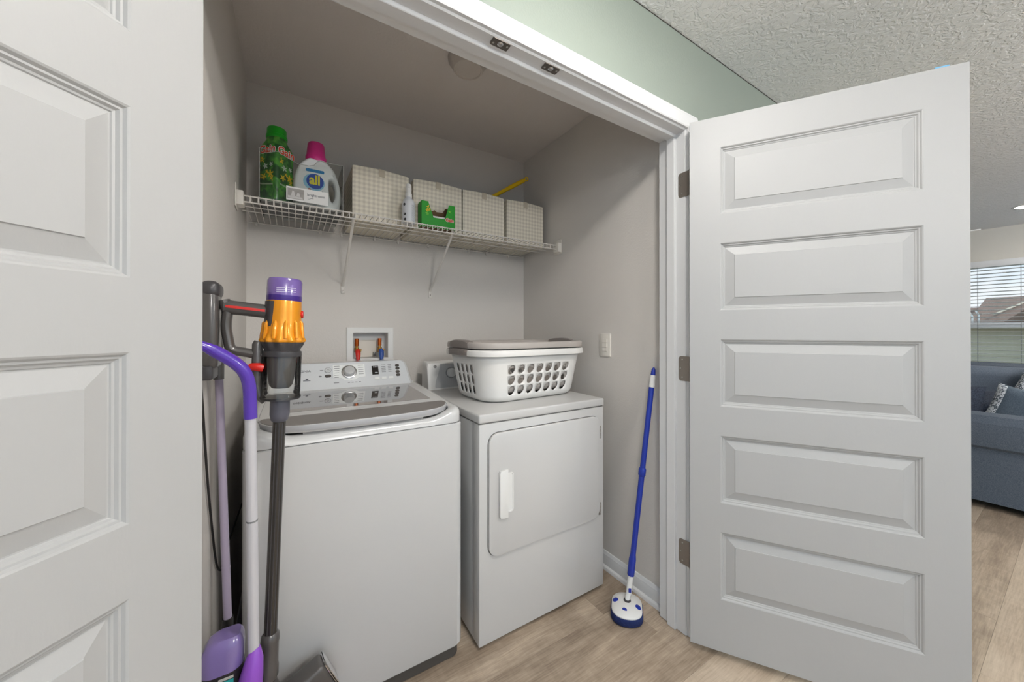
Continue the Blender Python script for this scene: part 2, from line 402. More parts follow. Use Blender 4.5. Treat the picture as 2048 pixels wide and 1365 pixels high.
# ------------------------------------------------------------------ five-panel doors
DW, DH, DT = .760, 2.032, .035
sL, sR2, pz, ph, pdz = .1031, .101, .1174, .255, .3657
def panel_mesh(w, h, sy):
    # concentric rectangles (inset, depth) : moulding, recess, raised field
    prof = [(0, 0), (.003, .0016), (.006, .0056), (.009, .0060), (.012, .0100), (.015, .0108), (.0165, .0128), (.0185, .0128), (.047, .0040), (.0482, .0020), (.0492, .0020)]
    bb = B(); L = []
    for i, d in prof: L.append([(i, sy * d, i), (w - i, sy * d, i), (w - i, sy * d, h - i), (i, sy * d, h - i)])
    bb.loft(L, cap0=False)
    return bb
def make_door(n, hinge, phi, sy, label):
    """local: x from hinge, visible face y=0, thickness towards sy"""
    d = thing('door_%d' % n, label, None, (hinge[0], hinge[1], .027), rz=phi, kind='structure')
    xs = [0, sL, DW - sR2, DW]; zs = [0]; cells = []
    rows = sorted([(DH - pz - i * pdz - ph, DH - pz - i * pdz) for i in range(5)])
    for a, c in rows: zs += [a, c]
    zs.append(DH); bb = B(); e = .002
    bm = bb.bm
    for y, holes in ((0, True), (sy * DT, False)):
        V = [[bm.verts.new((x, y, z)) for z in zs] for x in xs]
        for i in range(3):
            for j in range(len(zs) - 1):
                if holes and i == 1 and j % 2 == 1: continue
                bm.faces.new((V[i][j], V[i + 1][j], V[i + 1][j + 1], V[i][j + 1]))
        if holes: F = V
    for i in range(3):
        for j in (0, -1): bm.faces.new((F[i][j], F[i + 1][j], V[i + 1][j], V[i][j]))
    for j in range(len(zs) - 1):
        for i in (0, -1): bm.faces.new((F[i][j], F[i][j + 1], V[i][j + 1], V[i][j]))
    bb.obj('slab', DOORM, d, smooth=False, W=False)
    pm = None
    for a, c in rows:
        if pm is None:
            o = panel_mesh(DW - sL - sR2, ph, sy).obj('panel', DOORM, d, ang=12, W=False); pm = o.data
        else:
            o = link('panel', pm, d, W=False)
        o.location = (sL, 0, a)
    return d
aR, aL = radians(123.41), radians(132.95)
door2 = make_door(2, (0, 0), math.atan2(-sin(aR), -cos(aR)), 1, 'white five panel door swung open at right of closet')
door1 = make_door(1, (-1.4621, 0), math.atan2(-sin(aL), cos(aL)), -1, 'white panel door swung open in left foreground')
# hinges of the right door (jamb leaf, knuckles, door leaf)
PIN = Vector((.044, .014))
for zc in (1.842, 1.088, .338):
    b = B(); pts = [(.024, -.0505), (.062, -.0505), (.0665, -.049), (.0705, -.045), (.0725, -.039), (.0725, .039), (.0705, .045), (.0665, .049), (.062, .0505), (.024, .0505)]
    b.loft([[(x, y, zc + z) for y, z in pts] for x in (JR + .001, JR - .0016)])
    leaf = b.obj('hinge', STEEL, None, ang=30); leaf.parent = door2
    leaf.matrix_parent_inverse = (Matrix.Translation(door2.location) @ Matrix.Rotation(door2.rotation_euler.z, 4, 'Z')).inverted()
    b = B()
    for k in range(5):
        z0 = zc - .0505 + k * .0202; b.cyl((PIN.x - .010, PIN.y + .004, z0 + .0006), (PIN.x - .010, PIN.y + .004, z0 + .0196), .0062, seg=12)
    b.obj('knuckle', STEEL, leaf, ang=40)
    for dy, dz in ((.056, .036), (.064, 0), (.056, -.036)):
        B().cyl((JR - .0014, dy, zc + dz), (JR - .003, dy, zc + dz), .0035, .0028, seg=10).obj('screw', SCREW, leaf)
# small blue item hooked on the far side over the free top corner of the door
dx, dy = -cos(aR), -sin(aR); nx, ny = -dy, dx
if True:
    pp = [(nx * s + dx * .70, ny * s + dy * .70) for s in (.002,)]
    t = thing('over_door_hook', 'small light blue hook over top edge of right door', 'hook', (dx * .70, dy * .70, 2.059))
    q = Matrix.Rotation(math.atan2(dy, dx), 4, 'Z'); q.translation = (0, 0, 0)
    b = B()
    for k in range(1):
        b.box(.685, .718, .0005, .0385, 2.0592, 2.064, .0015, 2, q).box(.685, .718, .0352, .0385, 1.99, 2.0635, .0015, 2, q)
    b.obj('clip', mat('light blue plastic', S(120, 185, 225), .4), t)
    B().tube([q @ Vector(p) for p in ((.7015, .037, 1.995), (.7015, .05, 1.985), (.7015, .06, 1.99), (.7015, .066, 2.005))], .004).obj('peg', MATS['light blue plastic'], t)

# ------------------------------------------------------------------ living room window wall
XW = 5.65; wy0, wy1, wz0, wz1 = -1.25, .55, .72, 2.03
b = B()
for y0, y1, z0, z1 in ((-4.0, wy0, 0, ZC), (wy1, 2.9, 0, ZC), (wy0, wy1, 0, wz0), (wy0, wy1, wz1, ZC)): b.box(XW, XW + .12, y0, y1, z0, z1)
struct(b.obj('wall_window', OFFW, smooth=False), 'off white living room wall around bright window')
win = thing('window_1', 'white framed living room window behind horizontal blinds', None, (XW, (wy0 + wy1) / 2, wz0), kind='structure')
WF = mat('white vinyl window frame', S(236, 238, 240), .35)
b = B()
for y0, y1, z0, z1 in ((wy0, wy0 + .04, wz0, wz1), (wy1 - .04, wy1, wz0, wz1), (wy0, wy1, wz0, wz0 + .04), (wy0, wy1, wz1 - .035, wz1)): b.box(XW + .045, XW + .11, y0, y1, z0, z1, .003)
b.obj('window_frame', WF, win)
B().box(XW + .05, XW + .10, wy0 + .03, wy1 - .03, 1.283, 1.346, .008, 3).obj('meeting_rail', WF, win)
B().box(XW - .03, XW + .045, wy0 - .02, wy1 + .02, wz0 - .02, wz0, .004).obj('window_sill', WF, win)
GL = clear_mat('window glass', (.97, .99, 1, 1))
for z0, z1 in ((wz0 + .04, 1.285), (1.345, wz1 - .035)): B().box(XW + .075, XW + .079, wy0 + .04, wy1 - .04, z0, z1).obj('pane', GL, win)
bl = thing('window_blind', 'white horizontal slat blind hanging in living room window', 'blind', (XW - .02, (wy0 + wy1) / 2, 1.99))
BLM = mat('blind slat white', S(226, 228, 230), .45)
B().box(XW - .055, XW - .005, wy0 + .01, wy1 - .01, 1.99, 2.065, .006).obj('head_rail', BLM, bl)
sl = None
for k in range(29):
    z = 1.955 - k * .0425
    if z < wz0 + .06: break
    if sl is None: o = B().box(-.025, .025, wy0 + .015, wy1 - .015, -.0016, .0016, .001, 1).obj('slat', BLM, bl); sl = o
    else: o = copy_part(sl, bl)
    o.location = (XW - .03, 0, z); o.rotation_euler = (0, radians(6), 0)
B().box(XW - .055, XW - .005, wy0 + .015, wy1 - .015, wz0 + .01, wz0 + .03, .004).obj('bottom_rail', BLM, bl)
CORD = mat('blind ladder cord', S(120, 122, 125), .8)
for y in (.35, -.117, -.416, -.95):
    for xo in (-.057, -.003): B().cyl((XW + xo, y, wz0 + .02), (XW + xo, y, 2.0), .0011, seg=6).obj('ladder_cord', CORD, bl)

# outdoors: lawn and neighbour house seen through the window
struct(B().box(5.8, 60, -40, 40, -.5, -.45).obj('ground', mat('lawn', S(136, 132, 104), .95, var=.2, vscale=3)), 'green lawn outside the window')
hs = thing('neighbour_house', 'beige sided house with brown shingle roof outside window', 'house', (16, 0, -.45))
SID = mat('pale green beige siding', S(196, 190, 170), .8, var=.03)
ROOF = mat('brown roof shingle', S(130, 108, 96), .9, var=.15, vscale=5)
HX = 14.0
sb = None
for k in range(12):
    z = -.45 + k * .15
    if sb is None: sb = B().prism([(0, 0), (.022, 0), (.006, .15), (0, .15)], -6, 9, Matrix(((-1, 0, 0, HX), (0, 1, 0, 0), (0, 0, 1, 0), (0, 0, 0, 1)))).obj('siding_board', SID, hs, smooth=False); o = sb
    else: o = copy_part(sb, hs)
    o.location = (0, 0, z)
B().box(HX, HX + 7, -6, 9, -.45, 1.36).obj('house_wall', SID, hs, smooth=False)
B().box(HX - .35, HX - .30, -6.3, 9.3, 1.30, 1.44, .01).obj('gutter', mat('tan gutter', S(176, 168, 140), .6), hs)
B().loft([[(HX - .35, y, 1.40), (HX + 3.5, y, 2.30), (HX + 7.3, y, 1.40)] for y in (-6.3, .92)]).obj('roof', ROOF, hs, smooth=False)
B().loft([[(HX + 1.5, y, 1.40), (HX + 4.0, y, 2.02), (HX + 7.3, y, 1.40)] for y in (.92, 9.3)]).obj('roof', ROOF, hs, smooth=False)
B().loft([[(HX - .4, -3.0, 1.40), (HX - .4, -.35, 2.10), (HX - .4, .35, 1.42)], [(HX + 3, -3.0, 1.6), (HX + 3, -.35, 2.12), (HX + 3, .35, 1.6)]]).obj('gable', ROOF, hs, smooth=False)
B().tube([(HX + .3, .50, 1.68), (HX + 2.6, .16, 2.08)], .025, 6).obj('ridge_flashing', mat('pale flashing', S(196, 190, 172), .6), hs)
vn = B()
for y, z in ((.70, 1.66), (.80, 1.62)): vn.tube([(HX - .2, y, z - .22), (HX - .2, y, z), (HX - .2, y + .05, z + .12)], .02, 6)
vn.obj('vent_pipe', mat('bright vent pipe', S(235, 238, 240), .5), hs)

# ================================================================== LAMPS
def ceiling_lamp(name, label, x, y, r, strength, h=.10, group=None):
    """drum shaped flush lamp: base plate, glowing diffuser drum, trim ring"""
    t = thing(name, label, 'lamp', (x, y, ZC), group)
    B().lathe([(r * .6, 0), (r * .6, -.012), (r * .5, -.02)], (x, y, ZC), seg=32).obj('base', WPLA, t)
    m = mat('lit lamp diffuser %d' % int(strength), (1, .965, .92, 1), .5, var=0, emit=strength)
    B().lathe([(r * .9, -.020), (r, -.026), (r, -.020 - h * .85), (r * .93, -.020 - h), (.001, -.020 - h)], (x, y, ZC), seg=40).obj('diffuser', m, t)
    B().lathe([(r + .001, -.020 - h * .9), (r + .006, -.020 - h * .9), (r + .006, -.020 - h * .75), (r + .001, -.020 - h * .75)], (x, y, ZC), seg=40).obj('trim_ring', CHROME, t)
ceiling_lamp('hall_lamp', 'glowing round flush lamp on hall ceiling outside closet', -.66, -.68, .125, LAMP, .03)
ceiling_lamp('fill_drum_lamp', 'added unseen drum lamp brightening living room ceiling and sofa', 4.2, -2.2, .2, 75.0)  # added out of view to brighten the living room ceiling and sofa
def pendant(label, x, y, z, r):  # invented globes, out of view, adding frontal fill on doors, closet and ceiling
    t = thing('fill_pendant', label, 'lamp', (x, y, ZC), 'added fill globes behind the camera')
    B().lathe([(.05, 0), (.05, -.02), (.01, -.03)], (x, y, ZC), seg=24).obj('canopy', CHROME, t)
    B().cyl((x, y, z + r * .95), (x, y, ZC - .02), .005, seg=10).obj('rod', CHROME, t)
    n = 18; B().lathe([(max(.001, r * sin(pi * i / n)), -r * cos(pi * i / n)) for i in range(n + 1)], (x, y, z), seg=32).obj('globe', mat('fill globe glow', (1, .965, .925, 1), .5, var=0, emit=FILL_PEND), t)
pendant('added unseen globe lamp filling light towards the closet', -.8, -2.7, 2.12, .16)
pendant('added unseen globe lamp filling light towards open right door', 1.7, -2.5, 2.12, .16)
for i, (x, y) in enumerate(((4.687, -.50), (3.0, -2.3), (4.7, -2.3))):
    t = thing('recessed_light', ['round glowing recessed light above sofa near window', 'glowing recessed light over hall end of living room', 'glowing recessed light at far side of living room'][i], 'light', (x, y, ZC), 'recessed living room lights')
    B().lathe([(.085, 0), (.085, -.004), (.066, -.006), (.064, -.002)], (x, y, ZC), seg=28).obj('trim_ring', WPLA, t)
    B().lathe([(.064, -.003), (.001, -.003)], (x, y, ZC), seg=28).obj('lens', mat('lit recessed lens', (1, .97, .93, 1), .5, var=0, emit=RECESS), t)

# closet ceiling fixture, unlit
cx, cy = -.665, .62
t = thing('closet_lamp', 'unlit round flush lamp on closet ceiling', 'lamp', (cx, cy, ZC))
LFM = mat('unlit fixture shell', S(205, 198, 192), .5)
B().lathe([(.088, 0), (.086, -.012), (.074, -.030), (.066, -.046), (.062, -.050), (.058, -.050), (.056, -.046)], (cx, cy, ZC), seg=40).obj('housing', LFM, t)
B().lathe([(.0565, -.0455), (.001, -.0445)], (cx, cy, ZC), seg=40).obj('diffuser', mat('unlit lens', S(112, 104, 99), .5), t)

# ceiling fan in the living room (one blade tip shows past the door)
fx, fy, fz = 4.0, .42, 2.17
t = thing('ceiling_fan', 'white ceiling fan with blade tip showing past open door', 'fan', (fx, fy, ZC))
FANM = mat('fan white', S(232, 231, 228), .45)
B().lathe([(.07, 0), (.07, -.03), (.03, -.06), (.014, -.07), (.014, -.16)], (fx, fy, ZC), seg=24).obj('downrod', FANM, t)
B().lathe([(.05, .09), (.10, .07), (.115, .03), (.11, -.02), (.07, -.05), (.02, -.06)], (fx, fy, fz + .02), seg=28).obj('motor', FANM, t)
for k in range(5):
    a = -pi / 2 + .02 + k * 2 * pi / 5; u = Vector((cos(a), sin(a), 0)); v = Vector((-sin(a), cos(a), .18)).normalized()
    L = []
    for s, w in ((.14, .035), (.22, .055), (.5, .068), (.66, .066), (.70, .050), (.72, .012)):
        p = Vector((fx, fy, fz)) + u * s; L.append([p - v * w + Vector((0, 0, .004)), p + v * w + Vector((0, 0, .004)), p + v * w - Vector((0, 0, .004)), p - v * w - Vector((0, 0, .004))])
    B().loft(L).obj('blade', FANM, t)

# ================================================================== WIRE SHELF
ZS, SY0, SY1 = 1.768, .900, 1.297
sh = thing('wire_shelf', 'white wire closet shelf on back wall with bracket ends', 'shelf', (-.715, 1.1, ZS))
for name, y, z, r in (('front_rail', SY0, ZS, .003), ('front_rail', SY0 - .001, ZS - .024, .003), ('support_rod', 1.03, ZS - .004, .0025), ('support_rod', 1.10, ZS - .004, .0025), ('back_rail', SY1 - .004, ZS - .003, .003)):
    B().cyl((XL + .004, y, z), (XR - .004, y, z), r, seg=8).obj(name, WIRE, sh)
wm = None
for k in range(62):
    x = XL + .022 + k * .0254
    if x > XR - .015: break
    if wm is None:
        o = B().tube([(0, SY0 - .0015, ZS - .026), (0, SY0 - .0035, ZS - .004), (0, SY0 - .001, ZS + .0025), (0, SY0 + .006, ZS + .0035), (0, SY1 - .001, ZS + .0015)], .0021, 6).obj('wire', WIRE, sh); wm = o
    else: o = copy_part(wm, sh)
    o.location = (x, 0, 0)
# end brackets
for sx, xw in ((1, XL), (-1, XR)):
    bx = [xw + sx * q for q in (.0008, .028)]
    b = B().box(min(bx), max(bx), SY0 - .022, SY0 + .03, ZS - .042, ZS + .014, .004, 2)
    br = b.obj('end_bracket', IVORY, sh)
    bx = [xw + sx * q for q in (.0008, .006)]
    B().box(min(bx), max(bx), SY0 - .024, SY0 + .05, ZS - .05, ZS + .04, .003, 2).obj('bracket_plate', IVORY, br)
# diagonal braces
for x in (-1.092, -.606):
    p0, p1 = Vector((x, SY1 - .001, 1.485)), Vector((x + .006, .955, ZS - .006))
    b = B().tube([p0, p0 + Vector((0, -.012, .018)), p0.lerp(p1, .15) , p1 + Vector((0, .008, -.008)), p1, p1 + Vector((0, -.012, .004))], .0065, 8, .8)
    br = b.obj('brace', WIRE, sh)
    B().box(x - .010, x + .010, YB - .0055, YB - .0005, 1.445, 1.497, .003, 2).obj('brace_foot', WIRE, br)
    B().cyl((x, YB - .0075, 1.462), (x, YB - .004, 1.462), .004, .0045, 10).obj('screw', STEEL, br)
# wall clips
ck = None
for x in (-1.475, -1.20, -1.10, -.93, -.80, -.62, -.50, -.35, -.22, -.05):
    if ck is None: o = B().box(-.006, .006, SY1 - .008, YB - .0005, ZS - .018, ZS + .004, .003, 2).obj('wall_clip', WIRE, sh); ck = o
    else: o = copy_part(ck, sh)
    o.location = (x, 0, 0)
ZD = ZS + .0060     # top of deck

# ------------------------------------------------------------------ gingham bins
TABM = mat('bin tab ribbon', S(196, 186, 168), .9)
def make_bin(label):
    t = thing('fabric_bin', label, 'storage bin', (0, 0, 0), 'gingham fabric bins on the wire shelf')
    h, w, d, th = .262, .134, .272, .006
    b = B(); n = 10; bm = b.bm
    # open box with slightly bowed front and back top edges
    def ring(hw, y0, y1, z, bow, n=10):
        P = [(-hw + 2 * hw * i / n, y0 - bow * .35 * sin(pi * i / n), z + bow * sin(pi * i / n)) for i in range(n + 1)]
        P += [(hw - 2 * hw * i / n, y1, z) for i in range(n + 1)]
        return P
    b.loft([ring(w - .004, .003, d - .003, 0, 0), ring(w, 0, d, .006, 0), ring(w + .001, 0, d, h * .5, .002), ring(w, 0, d, h - .004, .006), ring(w - .002, .002, d - .002, h, .006),
            ring(w - th, th, d - th, h - .001, .006), ring(w - th, th, d - th, .012, 0)])
    b.obj('body', GING, t, ang=40, W=False)
    tb = B().box(-.014, .014, -.0045, .0, h - .030, h + .0070, .001, 1).obj('tab', TABM, t, W=False)
    return t
bins = [(-.948, 'gingham fabric bin nearest the clear detergent tray'), (-.655, 'gingham fabric bin behind green dryer sheet box'), (-.378, 'gingham fabric bin second from the right closet wall'), (-.090, 'gingham fabric bin at right end of shelf')]
proto = None
for i, (x, lab) in enumerate(bins):
    if proto is None: t = make_bin(lab); proto = t
    else:
        t = proto.copy(); C.objects.link(t); t['label'] = lab; EMP.append(t)
        for ch in list(proto.children): copy_part(ch, t)
    t.location = (x, 1.022, ZD); t.rotation_euler = (0, 0, radians((.8, -.6, .5, -.4)[i]))
# yellow handle sticking out of the third bin
YEL = mat('yellow plastic', S(246, 204, 20), .35, var=.03)
a, c = Vector((-.275, 1.17, 2.075)), Vector((.030, 1.17, 2.275)); u = (c - a).normalized()
t = thing('duster_handle', 'yellow plastic duster handle sticking out of a gingham bin', 'duster', a - u * .2)
path = [a - u * .22, a - u * .02, a + u * .16, a + u * .20, c - u * .05, c - u * .03]
B().tube(path, [.010, .011, .012, .0145, .0140, .011], 12).obj('shaft', YEL, t)
nn = Vector((0, 1, 0)); vv = u.cross(nn)
ring = [c + u * .0 + u * cos(q) * .014 + vv * sin(q) * .011 - u * .016 for q in (2 * pi * i / 16 for i in range(17))]
B().tube(ring, .0042, 8).obj('hang_loop', YEL, t)

# ------------------------------------------------------------------ clear tray with detergents
ACR = clear_mat('clear acrylic', (.95, .96, .95, 1), rough=.05)
tx0, tx1, ty0, ty1, tz0, tz1 = -1.440, -1.132, .945, 1.215, ZD + .001, ZD + .212
t = thing('clear_tray', 'clear plastic storage tray holding two detergent bottles', 'storage tray', ((tx0 + tx1) / 2, ty0, tz0))
b = B().box(tx0, tx1, ty0, ty1, tz0, tz0 + .003).obj('bottom', ACR, t, smooth=False)
xm = (tx0 + tx1) / 2
front = [(tx0, tz0)] + [(tx1, tz0), (tx1, tz1), (xm + .065, tz1), (xm + .052, tz1 - .006), (xm + .040, tz1 - .024), (xm + .02, tz1 - .032), (xm - .02, tz1 - .032), (xm - .040, tz1 - .024), (xm - .052, tz1 - .006), (xm - .065, tz1), (tx0, tz1)]
B().prism(front, ty0, ty0 + .003).obj('front_wall', ACR, t, smooth=False)
B().box(tx0, tx1, ty1 - .003, ty1, tz0, tz1).obj('rear_wall', ACR, t, smooth=False)
for x in (tx0, tx1 - .003): B().box(x, x + .003, ty0, ty1, tz0, tz1).obj('side_wall', ACR, t, smooth=False)
EDG = mat('acrylic edge', S(150, 150, 145), .2)
b = B()
for x in (tx0, tx1): b.cyl((x, ty0, tz0), (x, ty0, tz1), .0013, seg=6)
b.cyl((tx0, ty0, tz0), (tx1, ty0, tz0), .0016, seg=6); b.tube([(p[0], ty0 - .0005, p[1]) for p in front[2:]], .0011, 6)
for x in (tx0, tx1): b.cyl((x, ty0, tz1), (x, ty1, tz1), .0011, seg=6)
b.cyl((tx0, ty1, tz1), (tx1, ty1, tz1), .0011, seg=6)
b.obj('edge_bead', EDG, t)
PAPER = mat('white card', S(238, 237, 235), .6)
M = frame((-1.272, ty0 - .0010, tz0 + .048), (1, 0, 0), (0, 0, 1))
card = flat([[(-.076, -.029), (.080, -.029), (.080, .029), (-.076, .029)]], M, 'label_card', PAPER, t)
M2 = Matrix.Translation((0, -.0007, 0)) @ M
flat([[(-.072, -.022), (-.012, -.022), (-.012, .022), (-.072, .022)]], M2, 'picture', mat('grey product picture', S(168, 164, 160), .6, var=.35, vscale=45), card)
flat([[(-.070, -.020), (-.016, -.020), (-.018, -.012), (-.070, -.010)], [(-.060, -.010), (-.044, -.010), (-.048, .010), (-.054, .013)], [(-.040, -.010), (-.026, -.010), (-.028, .004), (-.036, .006)]], Matrix.Translation((0, -.0007, 0)) @ M2, 'picture', mat('pale product print', S(214, 212, 210), .6), card)
INK = mat('dark grey ink', S(70, 74, 84), .6)
text('brightroom', .0155, Matrix.Translation((0, -.0008, 0)) @ M @ Matrix.Translation((.034, .006, 0)), 'lettering', INK, card, sx=.95)
flat([[(.002, -.009), (.024, -.009), (.024, -.0075), (.002, -.0075)], [(.002, -.014), (.012, -.014), (.012, -.013), (.002, -.013)]], M2, 'fine_print', INK, card)

# Gain scent booster bottle, a corner facing out
gx, gy = -1.384, 1.035; gz = tz0 + .0035
t = thing('scent_booster_bottle', 'tall green bottle with bright green lid in clear tray', 'bottle', (gx, gy, gz))
def green_print():
    m = mat('green bottle print', S(60, 140, 50), .35, var=0, coat=.3); tt = m.node_tree; p = tt.nodes['Principled BSDF']
    tc = tt.nodes.new('ShaderNodeTexCoord'); n = tt.nodes.new('ShaderNodeTexNoise'); n.inputs['Scale'].default_value = 26; n.inputs['Detail'].default_value = 2; n.inputs['Distortion'].default_value = .8
    tt.links.new(tc.outputs['Object'], n.inputs['Vector'])
    r = tt.nodes.new('ShaderNodeValToRGB'); e = r.color_ramp.elements
    e[0].position = .40; e[0].color = S(20, 82, 30); e[1].position = .66; e[1].color = S(96, 178, 60); x = e.new(.53); x.color = S(62, 142, 50)
    tt.links.new(n.outputs['Fac'], r.inputs[0]); tt.links.new(r.outputs[0], p.inputs['Base Color']); return m
GB = green_print(); R45 = Matrix.Translation((gx, gy, gz)) @ Matrix.Rotation(radians(45), 4, 'Z')
b = B(); H = .296; q = .0475
L = []
for z, hx, r in ((0, q - .006, .014), (.004, q - .001, .016), (.010, q, .016), (.224, q, .016), (.250, q - .001, .018), (.268, q - .007, .022), (.280, q - .010, .030), (H, .0365, .0364)):
    L.append([R45 @ Vector(p) for p in rrect(0, 0, hx, hx, r, 6, z)])
b.loft(L).obj('body', GB, t)
LIDG = mat('bright green lid', S(20, 172, 28), .35, coat=.2)
lb = B().lathe([(.0375, H - .001), (.040, H + .002), (.040, H + .012), (.0375, H + .015), (.0365, H + .040), (.034, H + .045), (.001, H + .0455)], (gx, gy, gz), seg=36).obj('lid', LIDG, t)
RED = mat('orange red print', S(222, 72, 36), .4); YPR = mat('yellow print', S(236, 196, 40), .45); WPR = mat('white print', S(236, 238, 236), .45); DGP = mat('dark green print', S(22, 80, 36), .45)
for fa in (0, 1):
    # face frames: right-front face and left-front face
    ang = radians(45) if fa == 0 else radians(-45)
    ex = Vector((cos(ang), sin(ang), 0)); nrm = Vector((sin(ang), -cos(ang), 0))
    o0 = Vector((gx, gy, gz)) + nrm * (q + .0004)
    def F(u, v, d=0): return frame(o0 + ex * u + Vector((0, 0, v)) + nrm * d, ex, (0, 0, 1))
    def quad(u0, u1, v0, v1): return [(u0, v0), (u1, v0), (u1, v1), (u0, v1)]
    text('Gain', .044, F(.001, .232, .0002), 'lettering', WPR, t, bold=.0030, shear=.1)
    text('Gain', .044, F(.001, .232, .0010), 'lettering', RED, t, bold=.0009, shear=.1)
    fl = []; fw = []
    for (u, v, s) in ((-.024, .190, .013), (.018, .128, .016), (-.016, .118, .014), (.026, .108, .012), (.0, .138, .008)):
        for k in range(5):
            a2 = 2 * pi * k / 5 + u * 90; fl.append(ell(u + cos(a2) * s * .55, v + sin(a2) * s * .55, s * .5, s * .2, 10, a2))
    for (u, v, s) in ((-.008, .162, .013), (.022, .168, .010)):
        for k in range(5):
            a2 = 2 * pi * k / 5 + v * 50; fw.append(ell(u + cos(a2) * s * .55, v + sin(a2) * s * .55, s * .5, s * .2, 10, a2))
    flat([p for p in fl if all(abs(x) < .034 for x, _ in p)], F(0, 0, .0003), 'flower_print', YPR, t)
    flat([p for p in fw if all(abs(x) < .034 for x, _ in p)], F(0, 0, .0003), 'flower_print', mat('pale flower print', S(206, 216, 206), .45), t)
    flat([[(-.032, .086), (.030, .080), (.030, .086), (-.032, .092)]], F(0, 0, .0003), 'banner', mat('pale green print', S(170, 190, 160), .5), t)
    flat([quad(-.004, .026, .038, .066), quad(.0, .026, .012, .032)] if fa == 0 else [ell(-.012, .05, .012, .014, 16)], F(0, 0, .0003), 'information_panel', DGP, t)
    if fa == 0: flat([quad(-.001, .023, .041 + .005 * k, .0425 + .005 * k) for k in range(5)], F(0, 0, .0010), 'fine_print', mat('pale green print', S(170, 190, 160), .5), t)

# "all" detergent jug
ax, ay = -1.228, 1.035; az = tz0 + .0035
t = thing('detergent_jug', 'white detergent jug with pink cap and blue oval logo', 'detergent bottle', (ax, ay, az))
JUG = mat('white jug plastic', S(244, 244, 244), .32, coat=.2)
out = [(-.078, .004), (-.090, .03), (-.094, .070), (-.093, .105), (-.085, .140), (-.070, .170), (-.052, .187), (-.038, .197), (-.022, .201), (.010, .201), (.026, .197), (.042, .187), (.066, .165), (.082, .130), (.091, .095), (.094, .060), (.088, .025), (.078, .004)]
out = [(p.x, p.z) for p in smooth_path([(x, 0, z) for x, z in out], 3)]
hole = [(p.x, p.z) for p in smooth_path([(.044, 0, .128), (.060, 0, .125), (.070, 0, .100), (.069, 0, .066), (.058, 0, .044), (.048, 0, .060), (.043, 0, .095), (.044, 0, .128)], 3)][:-1]
MJ = Matrix.Translation((ax, ay, az)) @ Matrix.Diagonal((1, 1, 1.19, 1)); b = B(); b.pillow(out, [hole], .088, .016, MJ); b.obj('body', JUG, t, ang=50)
PINK = mat('pink cap', S(226, 50, 142), .4, coat=.2)
b = B().lathe([(.040, .226), (.0425, .229), (.0425, .254), (.0385, .261), (.0335, .312), (.031, .317), (.001, .318)], (ax - .006, ay, az), seg=48, mod=lambda a2, z: 1 + (.012 * cos(a2 * 24) if .260 < z < .313 else 0)); b.obj('cap', PINK, t, ang=50)
FJ = lambda u, v, d=0: frame((ax + u, ay - .0446 - d, az + v * 1.19), (1, 0, 0), (0, 0, 1)) @ Matrix.Diagonal((1, 1.12, 1, 1))
LB = mat('light blue print', S(150, 205, 232), .45); BL = mat('royal blue print', S(16, 70, 170), .4); CY = mat('cyan blue print', S(20, 130, 190), .4); YL = mat('logo yellow', S(240, 226, 40), .4)
lg = flat([ell(-.016, .112, .042, .034, 24)], FJ(0, 0), 'splash_print', LB, t)
flat([ell(-.012, .116, .034, .030, 28)], FJ(0, 0, .0007), 'logo_oval', BL, t)
text('all', .052, FJ(-.013, .113, .0016), 'lettering', YL, t, bold=.0018, sx=.95)
flat([rrect(-.012, .158, .036, .006, .004)], FJ(0, 0), 'banner', CY, t)
flat([ell(-.034, .078, .007, .009, 14), ell(-.034, .066, .013, .006, 14)], FJ(0, 0, .0004), 'photo_print', mat('warm skin print', S(196, 128, 108), .5), t)
flat([ell(.018, .058, .005, .005, 14)], FJ(0, 0), 'seal', mat('crimson print', S(176, 30, 60), .5), t)
flat([[(-.03, .066), (.018, .061), (.018, .0625), (-.03, .0675)]], FJ(0, 0), 'rule', MATS['crimson print'], t)
flat([[(.014, .068), (.021, .068), (.021, .078), (.0185, .082), (.0165, .082), (.014, .078)]], FJ(0, 0), 'icon', mat('grey print', S(150, 155, 160), .5), t)
flat([ell(.026, .044, .006, .005, 14)], FJ(0, 0), 'icon', MATS['cyan blue print'], t)

# ------------------------------------------------------------------ spray bottle
x, y = -.834, .955
t = thing('spray_bottle', 'white pump spray bottle standing beside green box on shelf', 'spray bottle', (x, y, ZD))
PB = mat('pale bottle plastic', S(214, 216, 220), .35, coat=.2)
B().lathe([(.028, 0), (.0315, .003), (.0325, .01), (.0325, .090), (.031, .102), (.024, .118), (.0165, .128), (.015, .133)], (x, y, ZD), seg=30).obj('body', PB, t)
B().lathe([(.0165, .132), (.0165, .149), (.015, .151)], (x, y, ZD), seg=24, mod=lambda a2, z: 1 + .02 * cos(a2 * 20)).obj('collar', WPLA, t)
b = B().lathe([(.0140, .150), (.0145, .178), (.0140, .190), (.0115, .197), (.006, .2), (.0005, .2005)], (x, y, ZD), seg=24); b.cyl((x, y - .011, ZD + .179), (x, y - .0165, ZD + .180), .005, seg=12); b.obj('pump_head', WPLA, t)
def wrap(u, z, d=.0004):   # point on the cylinder
    a2 = u / .0327 - pi / 2; return Vector((x + cos(a2) * (.0327 + d), y + sin(a2) * (.0327 + d), ZD + z))
b = B()
for k in range(16):
    z0 = .086 - k * .0052; w = .016 + .006 * ((k * 7) % 5) / 5
    b.loft([[wrap(.006, z0), wrap(.006 + w * .5, z0), wrap(.006 + w, z0), wrap(.006 + w, z0 + .0016), wrap(.006 + w * .5, z0 + .0016), wrap(.006, z0 + .0016)]], cap1=True, cap0=False)
b.obj('fine_print', mat('grey print', S(150, 155, 160), .5), t, smooth=False)
b = B()
